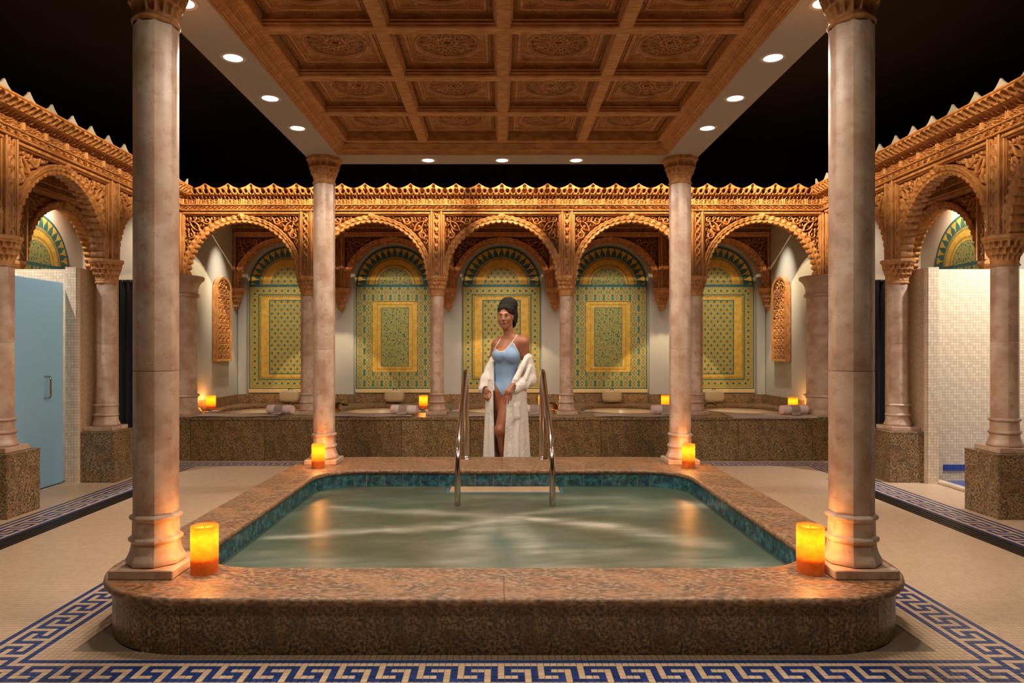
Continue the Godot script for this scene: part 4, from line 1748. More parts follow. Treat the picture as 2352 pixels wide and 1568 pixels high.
# ---------------------------------------------------------------- tub deck and niche
func plate_hole(b: MB, c: Vector2, rx: float, rd: float, x0: float, x1: float, d0: float, d1: float, y: float, yb: float) -> void:
	var an := PackedFloat32Array()
	for q in 64: an.append(TAU * q / 64.0)
	for p in [Vector2(x0, d0), Vector2(x1, d0), Vector2(x1, d1), Vector2(x0, d1)]:
		an.append(fposmod((p - c).angle(), TAU))
	an.sort()
	an.append(an[0] + TAU)
	for q in an.size() - 1:
		var pr := []
		for a in [an[q], an[q + 1]]:
			var k := 1e9
			var co := cos(a)
			var si := sin(a)
			if co > 1e-6: k = minf(k, (x1 - c.x) / co)
			if co < -1e-6: k = minf(k, (x0 - c.x) / co)
			if si > 1e-6: k = minf(k, (d1 - c.y) / si)
			if si < -1e-6: k = minf(k, (d0 - c.y) / si)
			var e := 1.0 / sqrt(co * co / (rx * rx) + si * si / (rd * rd))
			pr.append([c + Vector2(co, si) * e, c + Vector2(co, si) * k])
		b.quad(D(pr[0][0], y), D(pr[0][1], y), D(pr[1][1], y), D(pr[1][0], y))
		b.quad(D(pr[0][0], yb), D(pr[0][0], y), D(pr[1][0], y), D(pr[1][0], yb))

func build_deck() -> void:
	var deck := thing("tub_deck", "long brown granite platform carrying five sunken bathtubs behind the arches", "platform")
	var joints := [-4.1, -3.65, -2.78, -1.98, -1.176, -0.37, 0.436, 1.16, 1.97, 2.77, 3.64, 4.1]
	for q in joints.size() - 1:
		var w: float = joints[q + 1] - joints[q]
		put("front_slab", boxmesh(Vector3(w - 0.004, DECK_H - 0.035, 0.02), 0.002), M["granite_%d" % ((q * 2 + q / 3) % 3)], deck, P((joints[q] + joints[q + 1]) / 2, (DECK_H - 0.035) / 2, 8.01 - (0.012 if q == 0 or q == 10 else 0.0)))
	put("core", boxmesh(Vector3(7.8, DECK_H - 0.04, 0.1)), M.grout, deck, P(0, (DECK_H - 0.04) / 2, 8.075))
	for q in 5:
		var cx := (q - 2) * BAY
		var b := MB.new()
		var x0 := maxf(cx - BAY / 2, -3.89)
		var x1 := minf(cx + BAY / 2, 3.89)
		plate_hole(b, Vector2(cx, 9.12), 0.52, 0.62, x0, x1, 7.99, 10.098, DECK_H, DECK_H - 0.03)
		b.quad(P(x0, DECK_H - 0.034, 7.99), P(x1, DECK_H - 0.034, 7.99), P(x1, DECK_H, 7.99), P(x0, DECK_H, 7.99))
		put("top_slab", b.mesh(), M.granite, deck)
		put("recess_strip", boxmesh(Vector3(1.18, 0.03, 0.037)), M.granite, deck, P(cx, DECK_H - 0.015, 10.1165))
		# backsplash in front of the mural and the piers
		put("backsplash", boxmesh(Vector3(1.18, 0.13, 0.02), 0.003), M.granite, deck, P(cx, DECK_H + 0.065, 10.145))
		if q < 4:
			put("backsplash", boxmesh(Vector3(0.4, 0.135, 0.02), 0.003), M.granite, deck, P(cx + BAY / 2, DECK_H + 0.0675, 10.085))
	for s in [-1.0, 1.0]:
		put("corner_slab", boxmesh(Vector3(0.205, 0.034, 0.45), 0.003), M.granite, deck, P(s * 3.9975, DECK_H - 0.017, 8.215))
		put("backsplash", boxmesh(Vector3(0.17, 0.135, 0.02), 0.003), M.granite, deck, P(s * 3.82, DECK_H + 0.0675, 10.085))
		for k in 3:
			put("backsplash", boxmesh(Vector3(0.02, 0.135, 0.455), 0.003), M.granite, deck, P(s * 3.9, DECK_H + 0.0675, 8.92 + k * 0.459))
	# tubs
	var words := ["at the end by the wooden lattice screen, beside the frosted shower door's side", "second from the end, in front of an arabesque mural", "in the middle, behind the standing woman", "fourth, in front of an arabesque mural", "at the end by the wooden lattice screen"]
	for q in 5:
		var tub := thing("bathtub", ["cream oval bathtub sunk in the end bay of the granite deck", "cream oval bathtub sunk in front of an arabesque mural", "cream oval bathtub sunk in the middle bay behind the woman"][2 - absi(q - 2)] + ("" if q == 2 else ", " + hand(q - 2)), "bathtub", P((q - 2) * BAY, DECK_H, 9.12), 0.0, "bathtubs in the granite deck")
		var b := MB.new()
		b.lathe(PackedVector2Array([Vector2(0.0, -0.46), Vector2(0.62, -0.46), Vector2(0.78, -0.43), Vector2(0.88, -0.34), Vector2(0.95, -0.2), Vector2(1.0, -0.06), Vector2(1.03, -0.035)]), 48, false, 0.0, 0.53, 0.63)
		# the bowl is seen from inside
		for k in b.n.size(): b.n[k] = -b.n[k]
		b.ix.reverse()
		put("bowl", b.mesh(), M.tub, tub)
		b = MB.new()
		b.lathe(PackedVector2Array([Vector2(0.0, -0.452), Vector2(0.028, -0.452), Vector2(0.03, -0.458)]), 20, false, 0.0, 1.0, 1.0, Vector3(0, 0, 0.0))
		put("drain_cap", b.mesh(), M.brass, tub)

# dark niche behind the arcade: back wall with arched mural recesses, side walls, ceiling
func build_niche() -> void:
	var wall := struct("wall_back")
	put("plaster", boxmesh(Vector3(8.4, 3.6, 0.16)), M.wall_grey, wall, P(0, 1.8, 10.27))
	for q in 6:
		var x := (q - 2.5) * BAY
		var half := 0.195
		var x0 := maxf(x - half, -3.9)
		var x1 := minf(x + half, 3.9)
		put("pier", boxmesh(Vector3(x1 - x0, SPRING + 0.06, 0.09)), M.wall_grey, wall, P((x0 + x1) / 2, (SPRING + 0.06) / 2, 10.145))
	for q in 5:
		var b := MB.new()
		arch_plate(b, 0.60, BAY / 2, 1.2, 0.045, -0.045)
		put("arched_plaster", b.mesh(), M.wall_grey, wall, P((q - 2) * BAY, SPRING + 0.06, 10.145))
	for s in [-1.0, 1.0]:
		var sw := struct("wall_left" if s < 0 else "wall_right")
		put("plaster", boxmesh(Vector3(0.12, 3.24, 1.51)), M.wall_grey, sw, P(s * 3.972, 1.62, 9.43))
	var ce := struct("ceiling")
	put("niche_soffit", boxmesh(Vector3(8.2, 0.03, 1.8)), M.carved_wood, ce, P(0, 3.262, 9.36))
	for s in [-1.0, 1.0]:
		put("side_soffit", boxmesh(Vector3(1.3, 0.03, 5.2)), M.carved_wood, ce, P(s * 4.70, 3.262, 6.0))
	# draped black cloth over the whole room
	var b2 := MB.new()
	var pts := PackedVector3Array()
	var nu := 90
	var nv := 40
	for i in nu:
		for j in nv:
			var x := -6.6 + 13.2 * i / (nu - 1)
			var d := 11.6 - 14.0 * j / (nv - 1)
			var sag := 0.28 * absf(sin(x * 0.85 + 0.4)) + 0.05 * sin(d * 5.0 + sin(x * 2.0) * 1.5) * absf(cos(x * 0.85 + 0.4)) + 0.02 * sin(d * 13.0 + x * 3.0)
			pts.append(P(x, 5.05 - sag, d))
	b2.grid(pts, nu, nv)
	put("draped_cloth", b2.mesh(), M.black_fabric, ce)
	put("slab", boxmesh(Vector3(13.4, 0.1, 14.4)), M.dark_wall, ce, P(0, 5.2, 4.7))
	# outer walls of the dark hall
	var hall := struct("wall_outer")
	put("dark_cloth", boxmesh(Vector3(13.4, 5.2, 0.1)), M.dark_wall, hall, P(0, 2.6, 11.6))
	put("dark_cloth", boxmesh(Vector3(13.4, 5.2, 0.1)), M.dark_wall, hall, P(0, 2.6, -2.3))
	for s in [-1.0, 1.0]:
		put("dark_cloth", boxmesh(Vector3(0.1, 5.2, 14.0)), M.dark_wall, hall, P(s * 6.6, 2.6, 4.65))
	put("screed", boxmesh(Vector3(13.4, 0.06, 14.4)), M.dark_wall, hall, P(0, -0.66, 4.7))

func mural_mesh() -> ArrayMesh:
	var b := MB.new()
	var pl := PackedVector2Array([Vector2(-0.58, 0), Vector2(0.58, 0)])
	for q in 41:
		var a := PI * q / 40.0
		pl.append(Vector2(cos(a) * 0.58, 1.543 + sin(a) * 0.58))
	b.extrude(pl, -0.012, 0.0)
	for k in b.v.size():
		b.u[k] = Vector2(b.v[k].x / 1.16 + 0.5, 1.0 - b.v[k].y / 2.123)
	return b.mesh()

func build_murals() -> void:
	for k in 2:
		var m := mat("mural_%d" % k, Color.WHITE, 0.55)
		m.albedo_texture = mural_tex(k)
		m.texture_repeat = false
	var mm := mural_mesh()
	for q in 5:
		var kind := 1 if absi(q - 2) == 1 else 0
		var t := thing("wall_mural", ["arched gold lattice mural in the end bay", "arched gold mural with leafy arabesque border", "gold and teal arched lattice mural directly behind the standing woman"][2 - absi(q - 2)] + ("" if q == 2 else ", " + hand(q - 2)), "mural", P((q - 2) * BAY, 0.717, 10.175), 0.0, "painted murals over the tubs")
		put("painted_panel", mm, M["mural_%d" % kind], t)
		put("ledge", boxmesh(Vector3(1.17, 0.055, 0.03), 0.006), M.cream_ledge, t, Vector3(0, -0.03, 0.012))
	for s in [-1.0, 1.0]:
		var t := thing("wall_mural", "gold and teal arched mural above the shower partition " + ("with the frosted glass door" if s < 0 else "of pale lit mosaic"), "mural", P(s * 5.20, 0.717, 7.62), -s * PI / 2, "painted murals over the showers")
		put("painted_panel", mm, M.mural_1, t)

func build_arcades() -> void:
	# outer arcade over the tubs
	for q in 5:
		carved_arch(["carved scrollwork arch over the end tub bay beside the corner column", "carved scrollwork arch framing an arabesque mural", "central carved scrollwork arch above the woman"][2 - absi(q - 2)] + ("" if q == 2 else ", " + hand(q - 2)), "arches over the tubs", P((q - 2) * BAY, SPRING, ARCADE_D), 0.0, 1.0)
		carved_arch(["inner carved arch on corbels in the end tub bay", "inner carved arch on corbels above an arabesque mural", "inner carved arch on corbels above the central lattice mural"][2 - absi(q - 2)] + ("" if q == 2 else ", " + hand(q - 2)), "inner arches on corbels", P((q - 2) * BAY, SPRING, 10.0), 0.0, 1.0)
	for q in 6:
		var k := absi(int(2 * (q - 2.5)))
		carved_post(["carved interlace post above a middle arcade column", "carved interlace post above the arcade column next to the end bay", "carved interlace post above the big corner column"][int(k / 2)] + ", " + hand(q - 2.5), "posts over the tub arcade", P((q - 2.5) * BAY, SPRING, ARCADE_D), 0.0)
		if q > 0 and q < 5: carved_post(["inner carved post above a middle wall corbel", "inner carved post above the corbel next to the end bay", "inner carved post in the niche corner"][int(k / 2)] + ", " + hand(q - 2.5), "inner posts on corbels", P(clampf((q - 2.5) * BAY, -3.835, 3.835), SPRING, 10.0), 0.0)
		var cb := thing("wall_corbel", ["carved pendant corbel flanking the central lattice mural", "carved pendant corbel between an arabesque mural and the end mural", "carved pendant corbel in the niche corner by a lattice screen"][int(k / 2)] + ", " + hand(q - 2.5), "corbel", P((q - 2.5) * BAY * 0.985, SPRING, 10.01), 0.0, "corbels under the inner arches")
		put("pendant", shapes.corbel, M.carved_wood, cb)
		if q > 0 and q < 5:
			column("arcade_column", ["rosy marble arcade column beside the central lattice mural", "rosy marble arcade column between an arabesque mural and the end bay"][int(k / 2)] + ", " + hand(q - 2.5), "columns of the tub arcade", P((q - 2.5) * BAY, DECK_H, ARCADE_D), SPRING - DECK_H, 0.083, 0.255, 0.92, 0.70)
		else:
			corner_column("thick plain round corner column with flared capital, " + hand(q - 2.5), "corner columns", P((q - 2.5) * BAY, DECK_H, ARCADE_D))
	var half := 2.5 * BAY
	cornice("carved_cornice", "long stalactite cornice and interlace frieze over the tub arcade", 2 * half, P(-half, SPRING + ARCH_TOP, ARCADE_D), 0.0, false)
	cornice("inner_cornice", "inner stalactite cornice over the corbelled arches", 2 * half - 0.16, P(-half + 0.08, SPRING + ARCH_TOP, 9.985), 0.0, false, true)
	# side arcades
	for s in [-1.0, 1.0]:
		var side := "frosted glass door" if s < 0 else "white tiled shower"
		var turn: float = -s * PI / 2
		for k in 3:
			var d := SIDE_D - (k + 0.5) * SIDE_BAY
			carved_arch(["carved scrollwork arch joining the corner column on the %s side" % side, "carved scrollwork arch in front of the %s" % side, "carved scrollwork arch farthest from the tubs on the %s side" % side][k], "arches of the shower arcades", P(s * SIDE_X, SPRING, d), turn, (SIDE_BAY - 0.15) / (2.0 * ARCH_HW))
		for k in 4:
			var d := SIDE_D - k * SIDE_BAY
			if k > 0:
				carved_post("carved interlace post above the %s pedestal column on the %s side" % [["", "far", "middle", "last"][k], side], "posts of the shower arcades", P(s * SIDE_X, SPRING, d), turn)
				var pd := thing("granite_pedestal", "square brown granite pedestal %s the %s" % [["", "just past", "just before", "well before"][k], side], "pedestal", P(s * SIDE_X, 0, d), 0.0, "granite pedestals under the columns")
				for e in 4:
					put("granite_slab", boxmesh(Vector3(0.372, 0.47, 0.018), 0.002), M.granite, pd, Basis(Vector3.UP, e * PI / 2) * Vector3(0.0, 0.235, 0.182), Basis(Vector3.UP, e * PI / 2))
				put("core", boxmesh(Vector3(0.35, 0.468, 0.35)), M.grout, pd, Vector3(0, 0.234, 0))
				put("top_slab", boxmesh(Vector3(0.384, 0.028, 0.384), 0.004), M.granite, pd, Vector3(0, 0.484, 0))
				column("arcade_column", "rosy marble column on the granite pedestal %s the %s" % [["", "just past", "just before", "well before"][k], side], "columns of the shower arcades", P(s * SIDE_X, 0.498, d), SPRING - 0.498, 0.093, 0.285, 0.95, 0.86)
		var len := 3 * SIDE_BAY + 0.1
		cornice("carved_cornice", "stalactite cornice with grey scalloped crest over the %s arcade" % side, len, P(s * SIDE_X, SPRING + ARCH_TOP, SIDE_D - 0.02 if s > 0 else SIDE_D - 0.02 - len), turn, true)
		# shaded inner arch in front of the side mural
		carved_arch("inner carved arch before the mural above the %s" % side, "inner arches of the shower arcades", P(s * 4.93, SPRING, 7.62), turn, (SIDE_BAY - 0.15) / (2.0 * ARCH_HW))
		cornice("inner_cornice", "short inner stalactite cornice before the mural above the %s" % side, SIDE_BAY, P(s * 4.93, SPRING + ARCH_TOP, 7.62 + SIDE_BAY / 2 if s > 0 else 7.62 - SIDE_BAY / 2), turn, false, true)
		for e in [-1.0, 1.0]:
			carved_post("inner carved post %s the mural above the %s" % ["past" if e > 0 else "before", side], "inner posts of the shower arcades", P(s * 4.93, SPRING, 7.62 + e * SIDE_BAY / 2), turn)
		var cb := thing("wall_corbel", "carved pendant corbel beside the mural above the %s" % side, "corbel", P(s * 4.96, SPRING, 7.62 - SIDE_BAY / 2), 0.0, "corbels of the shower arcades")
		put("pendant", shapes.corbel, M.carved_wood, cb)

# ---------------------------------------------------------------- showers at both sides
func build_showers() -> void:
	for s in [-1.0, 1.0]:
		var side := "left" if s < 0 else "right"
		var w := struct("wall_shower_" + side)
		# partition: diagonal mosaic towards the aisle, straight mosaic end and inner face
		put("core", boxmesh(Vector3(0.10, 2.1, 0.72)), M.grout, w, P(s * 4.19, 1.05, 6.99))
		put("diagonal_mosaic", boxmesh(Vector3(0.012, 2.1, 0.69)), M.tile_diagonal, w, P(s * 4.134, 1.05, 7.01))
		put("edge_mosaic", boxmesh(Vector3(0.1, 2.1, 0.014)), M.tile_straight, w, P(s * 4.18, 1.05, 6.62))
		put("edge_mosaic", boxmesh(Vector3(0.02, 2.1, 0.05)), M.tile_straight, w, P(s * 4.132, 1.05, 6.645))
		# curved lit inner wall: a quarter turn then a flat run facing the arch
		var b := MB.new()
		var pts := PackedVector3Array()
		var path: Array = [Vector2(4.235, 6.62), Vector2(4.24, 6.66)]
		for q in 9:
			var a := PI / 2 * q / 8.0
			path.append(Vector2(4.36 - cos(a) * 0.12, 6.66 + sin(a) * 0.12))
		path.append(Vector2(5.19, 6.78))
		for p in path:
			for y in [0.0, 2.1]:
				pts.append(P(s * p.x, y, p.y))
		if s < 0:
			var rv := PackedVector3Array()
			for q in path.size():
				rv.append(pts[(path.size() - 1 - q) * 2])
				rv.append(pts[(path.size() - 1 - q) * 2 + 1])
			pts = rv
		b.grid(pts, path.size(), 2)
		put("mosaic_lining", b.mesh(), M.tile_straight, w)
		put("back_core", boxmesh(Vector3(0.9, 2.098, 0.1)), M.grout, w, P(s * 4.7, 1.049, 6.84))
		put("blue_band", boxmesh(Vector3(0.75, 0.06, 0.008)), M.tile_blue, w, P(s * 4.755, 0.13, 6.776))
		var tray := thing("shower_tray", "blue mosaic shower floor inside the cubicle " + ("behind the frosted door" if s < 0 else "of white tiles"), "shower floor", P(s * 4.72, 0, 5.98))
		put("blue_mosaic", boxmesh(Vector3(0.8, 0.012, 1.5)), M.tile_blue, tray, Vector3(0, 0.006, 0))
		if s > 0: put("threshold", boxmesh(Vector3(0.08, 0.03, 1.4), 0.006), M.tile_straight, tray, Vector3(-s * 0.46, 0.015, 0))
		# outer plaster: side wall with mural, end wall, near partition
		var pw := struct("wall_bay_" + side)
		put("plaster", boxmesh(Vector3(0.1, 3.22, 4.6)), M.wall_white, pw, P(s * 5.265, 1.61, 6.3))
		put("end_plaster", boxmesh(Vector3(0.96, 3.22, 0.1)), M.wall_white, pw, P(s * 4.735, 1.61, 8.55))
		put("near_plaster", boxmesh(Vector3(1.0, 3.22, 0.1)), M.wall_white, pw, P(s * 4.7, 1.61, 4.2))
		# black curtain on a rod in front of the end wall
		var cu := thing("black_curtain", "black pleated curtain on a rod behind the marble column past the " + ("frosted glass door" if s < 0 else "white tiled shower"), "curtain", P(s * 4.6, 0, 8.3), 0.0, "black curtains")
		b = MB.new()
		pts = PackedVector3Array()
		for i in 61:
			var x := -0.31 + 0.62 * i / 60.0
			for j in 8:
				var y := 0.03 + 2.12 * j / 7.0
				pts.append(Vector3(x, y, 0.03 * sin(i * 0.75) * (1.0 - 0.35 * j / 7.0) + 0.006 * sin(i * 2.3 + j)))
		b.grid(pts, 61, 8)
		put("cloth", b.mesh(), M.black_velvet, cu)
		b = MB.new()
		b.tube(PackedVector3Array([Vector3(-0.34, 2.13, 0.0), Vector3(0, 2.13, 0), Vector3(0.34, 2.13, 0.0)]), PackedFloat32Array([0.012, 0.012, 0.012]), 10)
		put("rod", b.mesh(), M.drain_metal, cu)
		for q in 7:
			b = MB.new()
			var ring := PackedVector3Array()
			for e in 14: ring.append(Vector3(0, 2.13 + sin(TAU * e / 14) * 0.022, cos(TAU * e / 14) * 0.022))
			b.tube(ring, PackedFloat32Array([0.004, 0.004, 0.004, 0.004, 0.004, 0.004, 0.004, 0.004, 0.004, 0.004, 0.004, 0.004, 0.004, 0.004]), 6, true)
			put("ring", b.mesh(), M.steel, cu, Vector3(-0.3 + q * 0.1, 0, 0))
	# frosted door on the side with the door
	var dr := thing("glass_door", "pale blue frosted glass shower door with a metal pull handle", "door", P(-4.262, 0.0, 6.2), PI / 2)
	put("pane", boxmesh(Vector3(0.86, 1.93, 0.012), 0.003), M.frosted_glass, dr, Vector3(-0.01, 0.985, 0))
	var b := MB.new()
	b.tube(PackedVector3Array([Vector3(0, -0.10, 0), Vector3(0, -0.1, 0.04), Vector3(0, -0.09, 0.052), Vector3(0, -0.078, 0.056), Vector3(0, 0.078, 0.056), Vector3(0, 0.09, 0.052), Vector3(0, 0.1, 0.04), Vector3(0, 0.1, 0)]), PackedFloat32Array([0.0095, 0.0095, 0.0095, 0.0095, 0.0095, 0.0095, 0.0095, 0.0095]), 10)
	put("pull_handle", b.mesh(), M.steel, dr, Vector3(0.15, 0.95, 0.006))
	for y in [0.2, 1.72]:
		put("hinge", boxmesh(Vector3(0.06, 0.05, 0.022), 0.003), M.steel, dr, Vector3(-0.40, y, 0))

# ---------------------------------------------------------------- furnishings
func build_lattice() -> void:
	var b := MB.new()
	var hw := 0.245
	var hh := 0.98
	var outl := PackedVector2Array([Vector2(-hw, 0), Vector2(hw, 0)])
	var inl := PackedVector2Array([Vector2(-hw + 0.038, 0.038), Vector2(hw - 0.038, 0.038)])
	for q in 17:
		var a := PI * q / 16.0
		var top := 0.17
		outl.append(Vector2(cos(a) * hw, hh + sin(a) * (hw * 0.78) * (1.0 + 0.0 * top)))
		inl.append(Vector2(cos(a) * (hw - 0.038), hh + sin(a) * (hw * 0.78 - 0.036)))
	var f := func(p: Vector2, z: float) -> Vector3: return Vector3(p.x, p.y, z)
	var m := outl.size()
	for q in m:
		var r := (q + 1) % m
		b.quad(f.call(outl[q], 0.07), f.call(outl[r], 0.07), f.call(inl[r], 0.064), f.call(inl[q], 0.064))
		b.quad(f.call(outl[q], 0.0), f.call(outl[r], 0.0), f.call(outl[r], 0.07), f.call(outl[q], 0.07))
		b.quad(f.call(inl[r], 0.0), f.call(inl[q], 0.0), f.call(inl[q], 0.064), f.call(inl[r], 0.064))
	var frame := b.mesh()
	b = MB.new()
	var inside := func(p: Vector2) -> bool: return Geometry2D.is_point_in_polygon(p, inl)
	var cell := 0.138
	for r in 9:
		for c in 3:
			var o := Vector2((c - 1) * cell, 0.038 + (r + 0.5) * cell)
			for k in 8:
				var seg := [o + Vector2.from_angle(TAU * (k + 0.5) / 8) * 0.062, o + Vector2.from_angle(TAU * (k + 3.5) / 8) * 0.062]
				if inside.call(seg[0]) and inside.call(seg[1]) : b.bar(seg[0], seg[1], 0.0085, 0.04, 0.06)
			for k in 4:
				var seg := [o + Vector2.from_angle(TAU * k / 4 + PI / 4) * 0.036, o + Vector2.from_angle(TAU * k / 4 + PI / 4) * cell * 0.707]
				if inside.call(seg[0]) and inside.call(seg[1]): b.bar(seg[0], seg[1], 0.0085, 0.04, 0.058)
			for k in 2:
				var seg := [o + Vector2(cell / 2, 0) if k == 0 else o + Vector2(0, cell / 2), o + Vector2.from_angle(PI / 8 if k == 0 else PI * 3 / 8) * 0.062]
				if inside.call(seg[0]) and inside.call(seg[1]): b.bar(seg[0], seg[1], 0.008, 0.04, 0.058)
	var lat := b.mesh()
	b = MB.new()
	b.extrude(outl, 0.0, 0.006)
	var back := b.mesh()
	for s in [-1.0, 1.0]:
		var t := thing("lattice_screen", "arched wooden star lattice screen hung on the grey niche wall near the " + ("frosted door side" if s < 0 else "white shower side"), "screen", P(s * 3.908, 1.14, 9.47), -s * PI / 2, "wooden lattice screens")
		put("frame", frame, M.carved_wood, t)
		put("star_lattice", lat, M.carved_wood, t)
		put("backing", back, M.carved_wood, t)

func build_candles() -> void:
	# [x, height of stand, depth, radius, height, label]
	var list := [
		[-1.414, RIM_H, 3.225, 0.062, 0.222, "large glowing orange pillar candle on the pool rim, farthest from the tubs, glass-door side"],
		[1.448, RIM_H, 3.225, 0.062, 0.222, "large glowing orange pillar candle on the pool rim, farthest from the tubs, white-shower side"],
		[-1.64, RIM_H, 6.085, 0.057, 0.212, "glowing orange pillar candle on the pool rim next to the tub side column, glass-door side"],
		[1.66, RIM_H, 6.085, 0.057, 0.212, "glowing orange pillar candle on the pool rim next to the tub side column, white-shower side"],
		[-3.80, DECK_H, 8.92, 0.06, 0.19, "glowing orange candle on the deck against the end wall beside a stone dish"],
		[-1.03, DECK_H, 8.98, 0.056, 0.19, "glowing orange candle on the deck beside a pink towel and an arcade column"],
		[0.545, DECK_H, 9.05, 0.056, 0.19, "glowing orange candle on the deck behind the steel handrail"],
		[2.17, DECK_H, 9.02, 0.062, 0.19, "glowing orange candle on the deck half hidden by a pool column"],
		[3.745, DECK_H, 8.78, 0.058, 0.18, "glowing orange candle on the deck directly behind a rolled pink towel"],
	]
	for c in list:
		var t := thing("pillar_candle", c[5], "candle", P(c[0], c[1], c[2]), 0.0, "glowing pillar candles")
		var r: float = c[3]
		var h: float = c[4]
		var b := MB.new()
		b.lathe(PackedVector2Array([Vector2(0.0, 0.0), Vector2(r * 0.97, 0.0), Vector2(r, 0.004), Vector2(r, h - 0.006), Vector2(r * 0.985, h - 0.001), Vector2(r * 0.94, h), Vector2(r * 0.88, h - 0.004), Vector2(r * 0.84, h - 0.016), Vector2(0.0, h - 0.018)]), 36)
		put("candle_wax", b.mesh(), M.wax, t)
		b = MB.new()      # wax plug added inside to keep lamp light off the lower shell
		b.lathe(PackedVector2Array([Vector2(0.0, 0.002), Vector2(r * 0.93, 0.002), Vector2(r * 0.95, h * 0.3), Vector2(r * 0.88, h * 0.36), Vector2(r * 0.5, h * 0.38), Vector2(0.0, h * 0.38)]), 28)
		put("added_wax_plug", b.mesh(), M.added_wax_plug, t)
		b = MB.new()
		b.lathe(PackedVector2Array([Vector2(0.0, h - 0.02), Vector2(0.0018, h - 0.02), Vector2(0.0012, h - 0.004), Vector2(0.0, h - 0.003)]), 8)
		put("wick", b.mesh(), M.leather_dark, t)
		var l := OmniLight3D.new()
		l.name = "candle_glow"
		t.add_child(l, true)
		l.position = Vector3(0, h * 0.74, 0)
		l.light_energy = CANDLE_E
		l.light_color = CANDLE_C
		l.light_size = 0.02
		l.omni_range = 8.0
		l.omni_attenuation = 2.0
		l.shadow_enabled = true

func build_rails() -> void:
	for e in [[-0.345, "beside the woman's bare thigh"], [0.382, "beside the woman's robe pocket"]]:
		var t := thing("pool_handrail", "polished steel handrail bent over the pool rim " + e[1], "handrail", P(e[0], RIM_H, 6.58), 0.0, "steel pool handrails")
		var ctrl := [Vector3(0, 0.0, 0), Vector3(0, 0.60, 0.01), Vector3(0, 0.74, 0.015), Vector3(0, 0.815, 0.05), Vector3(0, 0.848, 0.115), Vector3(0, 0.835, 0.19), Vector3(0, 0.78, 0.28), Vector3(0, 0.34, 1.19), Vector3(0, 0.25, 1.31), Vector3(0, 0.14, 1.345), Vector3(0, -0.16, 1.35), Vector3(0, -0.30, 1.35)]
		var cv := Curve3D.new()
		for q in ctrl.size():
			var a: Vector3 = ctrl[maxi(q - 1, 0)]
			var c: Vector3 = ctrl[mini(q + 1, ctrl.size() - 1)]
			var tan := (c - a).normalized()
			var li: float = ctrl[q].distance_to(a) * 0.33
			var lo: float = ctrl[q].distance_to(c) * 0.33
			cv.add_point(ctrl[q], -tan * li, tan * lo)
		var path := PackedVector3Array()
		for q in 61: path.append(cv.sample_baked(cv.get_baked_length() * q / 60.0))
		var b := MB.new()
		var rr := PackedFloat32Array()
		rr.resize(61)
		rr.fill(0.024)
		b.tube(path, rr, 18)
		put("bent_tube", b.mesh(), M.steel, t)
		b = MB.new()
		b.lathe(PackedVector2Array([Vector2(0.0, 0.0), Vector2(0.062, 0.0), Vector2(0.063, 0.006), Vector2(0.056, 0.013), Vector2(0.032, 0.02), Vector2(0.026, 0.03), Vector2(0.0245, 0.03)]), 28)
		put("flange", b.mesh(), M.steel, t)

